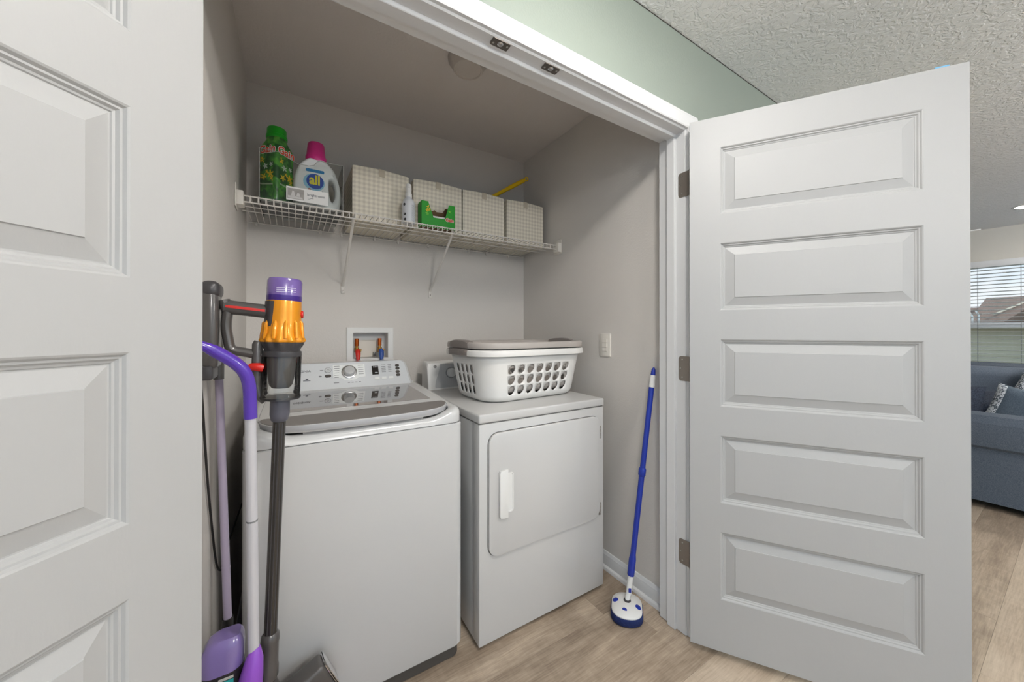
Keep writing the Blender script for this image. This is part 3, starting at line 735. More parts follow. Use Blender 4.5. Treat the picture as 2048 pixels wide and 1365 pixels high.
for uu, zz in ((-.030, .088), (-.028, .040), (-.027, .015)):
    for k in range(5):
        a2 = 2 * pi * k / 5; cu, cz = uu + cos(a2) * .0042, zz + sin(a2) * .0042
        b.loft([[wrap(cu + cos(w) * .0030, cz + sin(w) * .0030) for w in (2 * pi * i / 8 for i in range(8))]], cap0=False)
b.obj('flower_print', BLACK, t, smooth=False)

# ------------------------------------------------------------------ green dryer sheet box with V notch
gx0, gx1, gy0, gy1, gz0 = -.770, -.590, .948, 1.012, ZD
t = thing('dryer_sheet_box', 'open green cardboard dryer sheet box on wire shelf', 'box', ((gx0 + gx1) / 2, gy0, gz0))
GRN = mat('vivid green card', S(24, 150, 30), .45, var=.06); GRD = mat('brown card inside', S(110, 84, 56), .8)
w = gx1 - gx0
pf = [(gx0, gz0), (gx1, gz0), (gx1, gz0 + .130), (gx1 - .034, gz0 + .130), (gx1 - .056, gz0 + .052), (gx0 + .062, gz0 + .052), (gx0 + .034, gz0 + .130), (gx0, gz0 + .130)]
B().prism(pf, gy0, gy0 + .0015).obj('front_panel', GRN, t, smooth=False)
B().prism([(gx0, gz0), (gx1, gz0), (gx1, gz0 + .130), (gx1 - .030, gz0 + .130), (gx1 - .045, gz0 + .105), (gx0 + w * .55, gz0 + .104), (gx0 + w * .5, gz0 + .112), (gx0 + w * .42, gz0 + .105), (gx0 + .045, gz0 + .105), (gx0 + .030, gz0 + .130), (gx0, gz0 + .130)], gy1 - .0015, gy1).obj('rear_panel', GRD, t, smooth=False)
for x in (gx0, gx1 - .0015): B().box(x, x + .0015, gy0 + .0015, gy1 - .0015, gz0, gz0 + .130).obj('side_panel', GRN, t, smooth=False)
B().box(gx0 + .0015, gx1 - .0015, gy0 + .0015, gy1 - .0015, gz0, gz0 + .0015).obj('bottom_panel', GRD, t, smooth=False)
B().box(gx0 + .008, gx1 - .008, gy0 + .006, gy1 - .006, gz0 + .002, gz0 + .064, .004).obj('dryer_sheets', mat('white dryer sheets', S(232, 230, 226), .9), t)
FG = lambda u, v, d=0: frame((gx0 + u, gy0 - .0006 - d, gz0 + v), (1, 0, 0), (0, 0, 1))
text('Gain', .024, FG(.149, .050, .0002), 'lettering', WPR, t, bold=.0020, shear=.1)
text('Gain', .024, FG(.149, .050, .0009), 'lettering', RED, t, bold=.0007, shear=.1)
fl = []
for (u, v, s) in ((.036, .100, .013), (.028, .084, .010), (.040, .088, .009)):
    for k in range(5): a2 = 2 * pi * k / 5 + .4; fl.append(ell(u + cos(a2) * s * .5, v + sin(a2) * s * .5, s * .42, s * .17, 10, a2))
flat([p for p in fl if all(x < .034 + max(0, (.13 - zz)) * .42 for x, zz in p)], FG(0, 0), 'flower_print', YPR, t)
flat([ell(.150, .098, .009, .002, 10, .3), ell(.152, .092, .008, .002, 10, -.3), ell(.026, .072, .009, .002, 10, .5), ell(.03, .064, .008, .002, 10, .2)], FG(0, 0), 'leaf_print', mat('lime print', S(130, 205, 60), .5), t)

# ================================================================== WASHER
def dense(cx, cy, hx, hy, r, z, m=18, n=6):
    P = rrect(cx, cy, hx, hy, max(r, .002), n); k = n + 1; out = []
    for c in range(4):
        out += P[c * k:(c + 1) * k]
        a = Vector(P[(c + 1) * k - 1]); b2 = Vector(P[((c + 1) * k) % (4 * k)])
        out += [tuple(a.lerp(b2, i / m)) for i in range(1, m)]
    return [(x, y, z(x, y) if callable(z) else z) for x, y in out]
wcx, whx, wy0_, wy1_ = -1.1075, .3425, .440, 1.130
wcy, why = (wy0_ + wy1_) / 2, (wy1_ - wy0_) / 2
wa = thing('washing_machine', 'white top load washing machine with dark glass lid', 'washer', (wcx, wcy, 0))
b = B().loft([rrect(wcx, wcy, whx - .012, why - .012, .03, 6, z) for z in (.004, .052)]); b.obj('base', mat('dark base plastic', S(70, 66, 62), .6), wa)
b = B(); L = [rrect(wcx, wcy, whx - .004, why - .004, .034, 8, .046), rrect(wcx, wcy, whx, why, .036, 8, .052), rrect(wcx, wcy, whx, why, .036, 8, .888), rrect(wcx, wcy, whx - .004, why - .004, .034, 8, .8915)]
b.loft(L).obj('cabinet', WAPP, wa)
B().loft([rrect(wcx, wcy, whx - .005, why - .005, .034, 8, z) for z in (.889, .897)]).obj('seam_gasket', mat('grey seam', S(110, 108, 106), .6), wa)
def ss(a, b2, x): x = max(0, min(1, (x - a) / (b2 - a))); return x * x * (3 - 2 * x)
def ztop(x, y): return .950 + (y - .47) * .05 - .030 * (1 - ss(.22, .325, abs(x - wcx))) * (1 - ss(.47, .56, y))
b = B(); L = []
for ins, z in ((.003, lambda x, y: .8935), (0, lambda x, y: .896), (0, lambda x, y: ztop(x, y) - .024), (.003, lambda x, y: ztop(x, y) - .012), (.010, lambda x, y: ztop(x, y) - .004), (.020, ztop), (.034, lambda x, y: ztop(x, y) + .000), (.040, lambda x, y: ztop(x, y) - .004), (.043, lambda x, y: ztop(x, y) - .03)):
    L.append(dense(wcx, wcy, whx - ins, why - ins, .050 - ins * .6, z))
b.loft(L, cap0=False, cap1=True).obj('top_cover', WAPP, wa, ang=40)
# lid
def zl(y): return .9525 + (y - .47) * .05
half = [(0, .437), (.10, .439), (.19, .446), (.245, .460), (.280, .482), (.302, .515), (.312, .56), (.312, .65), (.308, .80), (.303, .985)]
outl = [(wcx + x, y) for x, y in half] + [(wcx - x, y) for x, y in reversed(half) if x > 0]
def inset_poly(P, d):
    c = Vector((sum(p[0] for p in P) / len(P), sum(p[1] for p in P) / len(P)))
    sx = [p[0] for p in P]; sy = [p[1] for p in P]; hx = (max(sx) - min(sx)) / 2; hy = (max(sy) - min(sy)) / 2
    return [(c.x + (p[0] - c.x) * (1 - d / hx), c.y + (p[1] - c.y) * (1 - d / hy)) for p in P]
lid = B().loft([[(x, y, zl(y) + dz) for x, y in inset_poly(outl, i)] for i, dz in ((.012, -.024), (.003, -.019), (0, -.014), (0, -.003), (.003, 0), (.006, .0005))]).obj('lid', WAPP, wa, ang=30)
LIDGL = mat('dark lid glass', S(104, 98, 94), .04, var=.02, spec=.9, coat=1)
def plate(poly, name, m, parent, up=.0012, th=.003):
    return B().loft([[(x, y, zl(y) + up - th) for x, y in poly], [(x, y, zl(y) + up) for x, y in poly]]).obj(name, m, parent, smooth=False)
plate([(wcx - .272, .622), (wcx + .272, .622), (wcx + .268, .935), (wcx - .268, .935)], 'glass', LIDGL, lid)
hb = [(0, .4405), (.10, .4425), (.19, .449), (.243, .463), (.277, .485), (.298, .517), (.306, .548), (.300, .566)]
bandp = [(wcx + x, y) for x, y in hb] + [(wcx - x, y) for x, y in reversed(hb) if x > 0]
plate(bandp, 'handle_band', mat('graphite lid band', S(122, 117, 113), .38, metal=.2), lid, .0016)
b = B(); prof = [(x, y) for x, y in half[:7]]; prof = [(wcx - x, y) for x, y in reversed(prof)] + [(wcx + x, y) for x, y in prof[1:]]
b.loft([[(x, y - .001, zl(y) - .0005) for x, y in prof], [(x, y - .0022, zl(y) - .006) for x, y in prof], [(x, y - .0012, zl(y) - .0165) for x, y in prof]], False, False, closed=False)
b.obj('lid_trim', mat('satin silver trim', S(176, 176, 178), .5, metal=.3), lid)
B().loft([[(wcx + x, y, zl(y) + d) for x, y in ((-.19, .462), (.19, .462), (.17, .50), (-.17, .50))] for d in (-.034, -.022)]).obj('lid_grip', mat('grey grip', S(150, 148, 146), .5), lid)
# console
P0 = Vector((wcx, 1.02, .968)); CV = Vector((0, .07, .12)).normalized(); CN = Vector((0, -CV.z, CV.y))
def CM(u, v, d=0): return frame(P0 + Vector((u, 0, 0)) + CV * v + CN * d, (1, 0, 0), CV)
def cpt(u, v, d=0): return P0 + Vector((u, 0, 0)) + CV * v + CN * d
ho = [(.3155, -.006), (.309, .03), (.303, .08), (.298, .108)] + [(.298 - .030 + .030 * cos(a2), .108 + .032 * sin(a2)) for a2 in (pi / 2 * i / 6 for i in range(1, 7))]
co = ho + [(-u, v) for u, v in reversed(ho)]
b = B(); L = []
for s, d in ((.992, .0), (1, -.004)): L.append([cpt(u * s, (v - .06) * s + .06, d) for u, v in co])
L.append([Vector((p.x, 1.165, p.z)) for p in L[1]]); L.append([Vector((wcx + (p.x - wcx) * .985, 1.170, p.z - .003)) for p in L[1]])
con = b.loft(L).obj('console', WAPP, wa, ang=30)
b = B().loft([[cpt(u * .962, (v - .064) * .90 + .069, d) for u, v in co] for d in (-.001, .0008)]).obj('control_panel', mat('silver grey panel', S(214, 217, 219), .3, coat=.3), con)
B().box(wcx - .305, wcx + .305, 1.000, 1.022, .962, .9705, .002).obj('hinge_strip', mat('grey seam', S(110, 108, 106), .6), wa)
flat([[(-.053, .060), (-.053, .126), (.089, .125), (.089, .058), (.058, .056), (.044, .046), (.018, .041), (-.006, .046), (-.018, .057)][::-1]], CM(0, 0, .001), 'program_plate', WPR, con)
dial = B().lathe([(.0345, 0), (.0345, .003), (.031, .005), (.027, .005)], cpt(.017, .086, .0015), CN, 36).obj('dial_ring', CHROME, con)
B().lathe([(.0255, .0), (.0250, .008), (.0225, .020), (.0205, .024), (.001, .0245)], cpt(.017, .086, .003), CN, 36).obj('dial', mat('silver dial', S(205, 206, 206), .22, metal=.35), con)
GREYP = mat('grey panel print', S(120, 122, 124), .5)
bars = []
for k in range(6):
    v = .118 - k * .0115; bars.append([(-.048, v), (-.024 - .001 * k, v), (-.024 - .001 * k, v + .0022), (-.048, v + .0022)])
    if k < 5: bars.append([(.058, v), (.082, v), (.082, v + .0022), (.058, v + .0022)])
bars += [[(.008 + .016 * k, .030), (.018 + .016 * k, .030), (.018 + .016 * k, .033), (.008 + .016 * k, .033)] for k in range(4)] + [[(-.052, .032), (-.030, .032), (-.030, .0355), (-.052, .0355)]]
bars += [[(.168, .114 - .0095 * k), (.188, .114 - .0095 * k), (.188, .1162 - .0095 * k), (.168, .1162 - .0095 * k)] for k in range(5)]
bars += [[(.200, .114 - .0095 * k), (.216, .114 - .0095 * k), (.216, .1162 - .0095 * k), (.200, .1162 - .0095 * k)] for k in range(5)]
bars += [[(-.108, .100), (-.094, .100), (-.094, .1025), (-.108, .1025)]]
flat(bars, CM(0, 0, .0018), 'program_marks', GREYP, con)
def ringpoly(u, v, r, w, n=24): return [[(u + (r + w * s) * cos(a2), v + (r + w * s) * sin(a2)) for a2, s in ((2 * pi * i / n, 0), (2 * pi * (i + 1) / n, 0), (2 * pi * (i + 1) / n, 1), (2 * pi * i / n, 1))] for i in range(n)]
B().lathe([(.0125, 0), (.0125, .002), (.0115, .003), (.001, .003)], cpt(-.074, .100, .0008), CN, 28).obj('power_button', mat('pale button', S(206, 208, 208), .3), con)
flat(ringpoly(-.074, .100, .0128, .0012) + ringpoly(-.074, .0995, .0045, .001, 14) + [[(-.0747, .100), (-.0733, .100), (-.0733, .106), (-.0747, .106)]], CM(0, 0, .004), 'power_symbol', GREYP, con)
BTN = mat('dark grey button', S(78, 74, 70), .25, coat=.4)
for u, v, hw in ((-.075, .071, .0135), (.247, .109, .0105), (.247, .092, .0105), (.246, .074, .0105), (.246, .056, .0105)):
    B().loft([[cpt(*p, .0008) for p in rrect(u, v, hw, .0072, .0071, 6)], [cpt(*p, .003) for p in rrect(u, v, hw, .0072, .0071, 6)], [cpt(*p, .004) for p in rrect(u, v, hw - .001, .0062, .006, 6)]]).obj('button', BTN, con)
flat([rrect(-.107, .071, .006, .0035, .0034)], CM(0, 0, .0018), 'icon', GREYP, con)
dsp = B().loft([[cpt(*p, d) for p in rrect(.137, .088, .0155, .0235, .001, 2)] for d in (.0008, .0025)]).obj('display', mat('black display', S(38, 36, 35), .15, coat=.6), con)
flat([[(.128 + .008 * k, .103), (.134 + .008 * k, .103), (.134 + .008 * k, .108), (.128 + .008 * k, .108)] for k in range(3)] + [rrect(.141, .074, .007, .003, .0029)], CM(0, 0, .0030), 'display_marks', mat('pale display print', S(170, 172, 174), .4), dsp)
for u in (.142, .175, .209):
    B().loft([[cpt(*p, d) for p in rrect(u, .044, .0115, .0065, .001, 2)] for d in (.0008, .003)]).obj('button', WPR, con)
text('INSIGNIA', .0150, CM(-.180, .100, .0016), 'lettering', mat('dark logo ink', S(84, 84, 88), .4), con, sx=1.12)
flat([[(-.166, .058), (-.156, .058), (-.156, .062), (-.166, .062)], [(-.176, .052), (-.147, .052), (-.147, .0545), (-.176, .0545)]], CM(0, 0, .0018), 'fine_print', INK, con)

# ================================================================== DRYER
dx0, dx1, dy0, dy1 = -.714, -.040, .412, 1.160
dr = thing('dryer', 'white front load dryer with large square door', 'dryer', ((dx0 + dx1) / 2, .8, 0))
for i, (x, y) in enumerate(((dx0 + .05, dy0 + .05), (dx1 - .05, dy0 + .05), (dx0 + .05, dy1 - .05), (dx1 - .05, dy1 - .05))):
    B().lathe([(.018, .0005), (.020, .004), (.012, .008), (.012, .022)], (x, y, 0), seg=16).obj('foot', BLACK, dr)
b = B().box(dx0 + .003, dx1 - .003, dy0 + .004, dy0 + .066, .017, .877, .003, 2); fp = b.obj('front_panel', DAPP, dr)
B().box(dx0 + .003, dx1 - .003, dy0 + .0675, dy1, .017, .877, .003, 2).obj('cabinet', DAPP, dr)
top = B().box(dx0, dx1, dy0, dy1, .881, .917, .007, 3).obj('top_panel', DAPP, dr)
B().box(dx0 + .006, dx1 - .006, dy0 + .008, dy1 - .01, .874, .884).obj('seam', mat('grey seam', S(110, 108, 106), .6), dr)
# door
ddx, ddz, dhx, dhz = (-.672 - .076) / 2, (.352 + .838) / 2, (.672 - .076) / 2, (.838 - .352) / 2
def vplate(cx, cz, hx, hz, r, ys, n=8): return [[(p[0], y, p[1]) for p in rrect(cx, cz, hx - i, hz - i, max(r - i, .002), n)] for y, i in ys]
B().loft(vplate(ddx, ddz, dhx + .0025, dhz + .0025, .046, ((dy0 + .0055, 0), (dy0 + .0034, 0)))).obj('door_gap', mat('dark gap', S(74, 70, 67), .7), dr)
b = B(); b.loft(vplate(ddx, ddz, dhx, dhz, .043, ((dy0 + .005, 0), (dy0 - .0035, 0), (dy0 - .006, .0015), (dy0 - .0075, .005))))
dd = b.obj('door', DAPP, dr, ang=30)
hxc = -.613
hp = [(-.631, .510), (-.627, .502), (-.612, .499), (-.592, .499), (-.592, .690), (-.612, .690), (-.627, .687), (-.631, .679)]
B().prism(hp, dy0 - .020, dy0 - .006, None, .003, 2).obj('handle', WPLA, dd, ang=40)
b = B()
rp = [[(p[0], y, p[1]) for p in rrect(-.579, .5945, hx, .080 - i, .012, 5)] for y, hx, i in ((dy0 - .0105, .0165, 0), (dy0 - .0105, .0135, .003), (dy0 - .0076, .0125, .004))]
b.loft(rp, cap0=False).obj('handle_pocket', WPLA, dd, ang=30)
b = B()
for zz in (.790 - .032, .425 - .032):
    hg = B().box(-.0762, -.0702, dy0 - .006, dy0 + .004, zz - .030, zz + .030, .001, 1).obj('door_hinge', STEEL, dr)
    for s in (-.018, 0, .018): B().cyl((-.073, dy0 - .0075, zz + s), (-.073, dy0 - .005, zz + s), .002, seg=8).obj('screw', SCREW, hg)
# console
pr = [(1.075, .916), (1.082, .945), (1.090, 1.000), (1.098, 1.040), (1.108, 1.060), (1.128, 1.068), (1.190, 1.068), (1.200, 1.060), (1.200, .916)]
b = B(); L = []
for x, s in ((-.690, .92), (-.684, .985), (-.676, 1), (-.078, 1), (-.070, .985), (-.064, .92)): L.append([(x, 1.14 + (y - 1.14) * s, .916 + (z - .916) * s) for y, z in pr])
dc = b.loft(L).obj('console', WPLA, dr, ang=35)
def dface(x, z, d=.0015):
    for (y0, z0), (y1, z1) in zip(pr, pr[1:]):
        if z0 <= z <= z1: yy = y0 + (y1 - y0) * (z - z0) / (z1 - z0); break
    return (x, yy - d, z)
b = B(); rows = []
for z in [.925 + .13 * i / 12 for i in range(13)]:
    e = -.652 + .035 * ss(.93, 1.06, z); rows.append([dface(e + (-.09 - e) * k / 6, z) for k in range(7)])
for r1, r2 in zip(rows, rows[1:]): b.loft([r1, r2], False, False, closed=False)
b.obj('control_panel', mat('grey dryer panel', S(186, 187, 188), .35), dc)
kx, kz = -.556, 1.005; kp = Vector(dface(kx, kz, .002)); kn = Vector((0, -1, .15)).normalized()
B().lathe([(.031, 0), (.031, .003), (.028, .004)], kp, kn, 30).obj('dial_ring', mat('dial ring grey', S(140, 140, 140), .4), dc)
kb = B().lathe([(.027, 0), (.026, .012), (.024, .020), (.001, .021)], kp, kn, 30, mod=lambda a2, z: 1 - (.12 * max(0, cos(a2 * 2)) ** 4 if z > .005 else 0)).obj('dial', mat('white dial', S(212, 212, 211), .35), dc)
sp = Vector(dface(-.647, 1.043, .001)); B().lathe([(.009, 0), (.009, .003), (.0075, .0055), (.001, .006)], sp, kn, 18).obj('screw', CHROME, dc)
b = B()
for (x, z, w) in ((-.585, 1.053, .022), (-.525, 1.053, .02), (-.52, 1.012, .014), (-.52, .985, .012), (-.51, .965, .010), (-.49, 1.03, .014)):
    b.loft([[dface(x, z, .0022), dface(x + w, z, .0022), dface(x + w, z + .0025, .0022), dface(x, z + .0025, .0022)]], cap0=False)
b.obj('program_marks', GREYP, dc, smooth=False)

# ================================================================== LAUNDRY BASKETS
def basket(name, label, cx, cy, z0, M_, m, hm, holes, sc=1.0, handles_up=0.0):
    t = thing(name, label, 'laundry basket', (cx, cy, z0), 'nested laundry baskets on the dryer')
    R = Matrix.Translation((cx, cy, z0)) @ Matrix.Rotation(M_, 4, 'Z')
    nx, ny, na = 7, 4, 8
    def loop(hx, hy, r, z):
        P = rrect(0, 0, hx * sc, hy * sc, r * sc, na); k = na + 1; out = []
        for c in range(4):
            m2 = nx if c % 2 == 0 else ny
            out += P[c * k:(c + 1) * k]; a2 = Vector(P[(c + 1) * k - 1]); b2 = Vector(P[((c + 1) * k) % (4 * k)])
            out += [tuple(a2.lerp(b2, i / m2)) for i in range(1, m2)]
        return [R @ Vector((x, y, z)) for x, y in out]
    zz = [0, .004, .014, .030, .078, .126, .174, .215]
    def dims(z):
        f = z / .215; return (.272 + .040 * f, .172 + .032 * f, .095 + .018 * f)
    rows = []
    for i, z in enumerate(zz):
        hx, hy, r = dims(z)
        e = (.030, .014, .004, 0)[i] if i < 4 else 0
        rows.append(loop(hx - e, hy - e, r - e * .5, z))
    b = B(); bm = b.bm; V = [[bm.verts.new(p) for p in L] for L in rows]; n = len(rows[0]); kk = na
    # straight-run column indices
    def side_cells(c):
        st = sum((na + (nx if q % 2 == 0 else ny)) for q in range(c)); m2 = nx if c % 2 == 0 else ny
        return [st + na + i for i in range(m2)]
    hole_cols = {}
    for c in range(4):
        for i in side_cells(c): hole_cols[i] = c
    bm.faces.new(list(reversed(V[0])))
    for ri in range(len(rows) - 1):
        for i in range(n):
            j = (i + 1) % n; q = (V[ri][i], V[ri][j], V[ri + 1][j], V[ri + 1][i])
            if holes and ri in (3, 4, 5) and i in hole_cols:
                c = [v.co.copy() for v in q]; side = hole_cols[i]
                w = .345 if side % 2 == 0 else .32; h = .44; ring = []
                sl = -.13 if side in (0, 2) else .0
                for k in range(24):
                    a2 = -3 * pi / 4 + 2 * pi * k / 24
                    du, dv = cos(a2), sin(a2); u = .5 + w * du * (1 - .08 * abs(dv)) + sl * dv * (-1 if side == 2 else -1); v = .5 + h * dv
                    p = c[0].lerp(c[1], u).lerp(c[3].lerp(c[2], u), v); ring.append(bm.verts.new(p))
                for e in range(4):
                    A, Bv = q[e], q[(e + 1) % 4]; seg = [ring[(e * 6 + s) % 24] for s in range(7)]
                    bm.faces.new((A, Bv) + tuple(reversed(seg)))
            else: bm.faces.new(q)
    me_o = b.obj('body', m, t, ang=40)
    so = me_o.modifiers.new('wall', 'SOLIDIFY'); so.thickness = .003; so.offset = -1
    # rim
    def rl(o, z): return loop(.312 + o, .204 + o, .113 + o, z)
    rim = B().loft([rl(-.002, .213), rl(.001, .236), rl(.004, .239), rl(.018, .240), rl(.022, .237), rl(.024, .232), rl(.025, .216), rl(.024, .212), rl(.021, .212), rl(.019, .230), rl(.003, .232), rl(.002, .213)], False, False).obj('rim', m, t, ang=50)
    # grips at both ends
    for s in (-1, 1):
        L = []
        for k in range(13):
            y = -.092 + .184 * k / 12; e = sin(pi * k / 12) ** .6; bulge = .010 * e; up = (.006 + handles_up) * e
            xo = .312 * sc + .001; xi = .312 * sc - .010
            L.append([R @ Vector((s * q[0], y * sc, q[1])) for q in ((xi, .230), (xi + .004, .240 + up), (xo + .014 + bulge, .241 + up), (xo + .024 + bulge, .237 + up), (xo + .026 + bulge, .228 + up * .5), (xo + .024 + bulge, .214), (xo + .016, .216))])
        B().loft(L).obj('grip', hm, t, ang=50)
    return t
WB = mat('white basket plastic', S(232, 230, 226), .4, var=.015); GBK = mat('grey basket plastic', S(176, 169, 163), .45, var=.03); GRP = mat('brown grey grip', S(128, 120, 116), .5)
BR = radians(3.5)
basket('laundry_basket', 'white laundry basket with rows of oval holes on dryer', -.336, .742, .9175, BR, WB, GRP, True)
basket('laundry_basket', 'grey laundry basket nested inside white basket on dryer', -.336, .742, .9175 + .034, BR, GBK, GRP, True, .985, .004)

# ================================================================== WASHER OUTLET BOX IN THE BACK WALL
t = thing('washer_outlet_box', 'white recessed washer outlet box with red and blue valves', 'outlet box', (-.95, YB, 1.05))
ox0, ox1, oz0, oz1 = -1.074, -.826, 1.052, 1.262; ix0, ix1, iz0, iz1 = -1.041, -.857, 1.090, 1.230
b = B()
L = []
for i, y in ((0, YB - .0005), (0, YB - .004), (.003, YB - .0065)): L.append([(ox0 + i, y, oz0 + i), (ox1 - i, y, oz0 + i), (ox1 - i, y, oz1 - i), (ox0 + i, y, oz1 - i)])
for i, y in ((-.003, YB - .0065), (0, YB - .004), (0, YB + .08)): L.append([(ix0 + i, y, iz0 + i), (ix1 - i, y, iz0 + i), (ix1 - i, y, iz1 - i), (ix0 + i, y, iz1 - i)])
b.loft(L, cap0=False, cap1=True).obj('tub', WPLA, t, smooth=False)
B().box(-1.000, -.898, YB + .072, YB + .079, 1.092, 1.190).obj('back_plate', mat('warm white plate', S(226, 218, 206), .5), t)
COP = mat('copper pipe', S(196, 98, 44), .3, metal=.9); BRASS = mat('brass valve', S(186, 140, 70), .35, metal=.85)
for x, nm, colr in ((-1.018, 'red', (206, 34, 20)), (-.895, 'blue', (44, 82, 160))):
    B().cyl((x, YB + .030, 1.158), (x, YB + .030, 1.200), .0105, seg=16).obj('supply_pipe', COP, t)
    v = B().cyl((x, YB + .030, 1.148), (x, YB + .030, 1.160), .0075, seg=14).cyl((x, YB + .030, 1.122), (x, YB + .030, 1.149), .012, seg=14).cyl((x, YB + .004, 1.118), (x, YB + .030, 1.132), .009, seg=14).cyl((x + .010, YB + .030, 1.135), (x + .024, YB + .030, 1.132), .007, seg=12).obj('valve', BRASS, t)
    hm = mat(nm + ' valve lever', S(*colr), .4)
    B().tube([(x, YB - .002, 1.138), (x + .001, YB - .010, 1.128), (x + .001, YB - .018, 1.105), (x, YB - .022, 1.080)], [.010, .014, .013, .009], 12, .7).obj('lever', hm, v)
    B().tube([(x + .004, YB + .01, 1.118), (x + .004, YB - .02, 1.08), (x + .004, YB - .03, .98)], .009, 10).obj('hose', mat('braided hose', S(150, 150, 152), .4), t)
B().box(-.925, -.912, YB + .045, YB + .075, 1.096, 1.120, .002).obj('drain_plug', DKG, t)

# ================================================================== LIGHT SWITCH
sy, sz = .5205, 1.168
t = thing('light_switch', 'ivory light switch plate on right closet wall', 'switch', (XR, sy, sz))
b = B().loft([[(XR - x, sy + p[0], sz + p[1]) for p in rrect(0, 0, .0375 - i, .0605 - i, .004, 3)] for x, i in ((.0003, 0), (.005, .0005), (.0065, .003))]); pl = b.obj('plate', IVORY, t, ang=30)
for z0, z1, d in ((.0125, .0335, .0085), (-.0120, .0110, .0095), (-.0335, -.0135, .0085)):
    B().box(XR - d, XR - .005, sy - .0165, sy + .0165, sz + z0, sz + z1, .0012, 1).obj('rocker', IVORY, t)

# ================================================================== BLUE SCRUB MOP
BLU = mat('royal blue plastic', S(20, 48, 156), .35, coat=.2)
hc = Vector((-.075, .247, 0)); pbase = Vector((-.052, .258, .060)); ptip = Vector((.066, .215, 1.062)); u = (ptip - pbase).normalized()
t = thing('scrub_mop', 'blue and white tub scrubber mop leaning by door jamb', 'mop', hc)
def blob(r, z, k=0): return [(hc.x + r * (1 + .10 * cos(2 * (a2 - .6)) + .04 * cos(4 * a2)) * cos(a2), hc.y + r * (1 + .10 * cos(2 * (a2 - .6)) + .04 * cos(4 * a2)) * sin(a2), z) for a2 in (2 * pi * i / 32 for i in range(32))]
SPG = mat('dark blue scrub pad', S(24, 40, 92), .95, var=.35, vscale=160, bump=.6, bscale=300)
B().loft([blob(.073, .001), blob(.078, .006), blob(.078, .028), blob(.075, .033)]).obj('scrub_pad', SPG, t, ang=50)
hd = B().loft([blob(.073, .032), blob(.074, .037), blob(.070, .042), blob(.048, .050), blob(.020, .054)]).obj('head', WPLA, t, ang=50)
for a2 in (.55, 2.15, 3.65, 5.2):
    p = hc + Vector((cos(a2) * .048, sin(a2) * .048, .0475))
    B().lathe([(.013, -.002), (.012, .0015), (.009, .003), (.001, .0035)], p, Vector((cos(a2) * .35, sin(a2) * .35, 1)), 16).obj('knob', BLU, hd)
B().lathe([(.016, 0), (.015, .004), (.010, .006)], hc + Vector((.008, .004, .052)), (0, 0, 1), 18).obj('socket', DKG2, hd)
nk = B().tube([hc + Vector((.008, .004, .050)), hc + Vector((.014, .008, .062)), pbase + u * .02, pbase + u * .10], [.010, .0105, .012, .0125], 14).obj('neck', WPLA, t)
B().box(-.006, .006, -.0135, -.010, -.010, .010, .002, 1, frame(pbase + u * .035, Vector((.8, -.6, 0)), Vector((.6, .8, 0)))).obj('latch', BLU, nk)
p1 = pbase + u * .095
B().tube([p1, p1 + u * .004, p1 + u * .07, p1 + u * .09], [.0145, .0155, .0155, .0125], 16).obj('pole_sleeve', BLU, t)
B().cyl(p1 + u * .08, pbase + u * .56, .0122, seg=16).obj('lower_pole', BLU, t)
B().tube([pbase + u * .535, pbase + u * .54, pbase + u * .565, pbase + u * .572], [.013, .016, .016, .013], 16).obj('lock_collar', BLU, t)
B().cyl(pbase + u * .56, pbase + u * .95, .0118, seg=16).obj('upper_pole', BLU, t)
cp = B().tube([pbase + u * .935, pbase + u * .94, pbase + u * .99], [.0125, .0130, .0115], 16).obj('end_cap', WPLA, t)
B().tube([pbase + u * .985, pbase + u * 1.015, pbase + u * 1.025], [.0112, .0085, .003], 14).obj('hang_tip', BLU, t)

# ================================================================== CORDLESS VACUUM ON WALL DOCK
VY = .300
T0 = Vector((-1.3425, VY, 1.380)); AX = Vector((-.0335, 0, -1)).normalized()   # axis pointing down
def av(z): return T0 + AX * ((T0.z - z) / -AX.z)
vc = thing('cordless_vacuum', 'cordless stick vacuum with orange body and purple filter', 'vacuum', av(.2))
def vlathe(prof, name, m, parent, seg=36, mod=None, ang=40):
    b = B(); L = []
    q = Vector((0, 0, 1)).rotation_difference(-AX)
    for r, z in prof:
        c0 = av(z); L.append([c0 + q @ Vector((cos(a2) * r * (mod(a2, z) if mod else 1), sin(a2) * r * (mod(a2, z) if mod else 1), 0)) for a2 in (2 * pi * i / seg for i in range(seg))])
    return b.loft(L).obj(name, m, parent, ang=ang)
PUR = mat('purple filter plastic', S(112, 88, 160), .15, coat=.6, spec=.8); PURD = mat('deep purple plastic', S(62, 34, 128), .3, coat=.3)
ORG = mat('metallic orange', S(232, 150, 20), .3, metal=.25, coat=.3); REDP = mat('red plastic', S(200, 34, 24), .35)
fl = vlathe([(.030, 1.3805), (.037, 1.379), (.0402, 1.372), (.0402, 1.334)], 'filter', PUR, vc)
vlathe([(.0404, 1.3345), (.0404, 1.322), (.0395, 1.320)], 'filter_ring', PURD, vc)
b = B()
for k in range(3): 
    for half_ in (0, 1):
        zz = 1.352 - k * .005; a0 = -pi / 2 - .45 + half_ * .62
        b.loft([[av(zz + s) + Vector((cos(a2) * .0405, sin(a2) * .0405, 0)) for a2 in [a0 + .52 * i / 5 for i in range(6)]] for s in (0, .0016)], False, False, closed=False)
b.obj('fine_print', mat('pale lilac print', S(208, 200, 224), .5), fl, smooth=False)
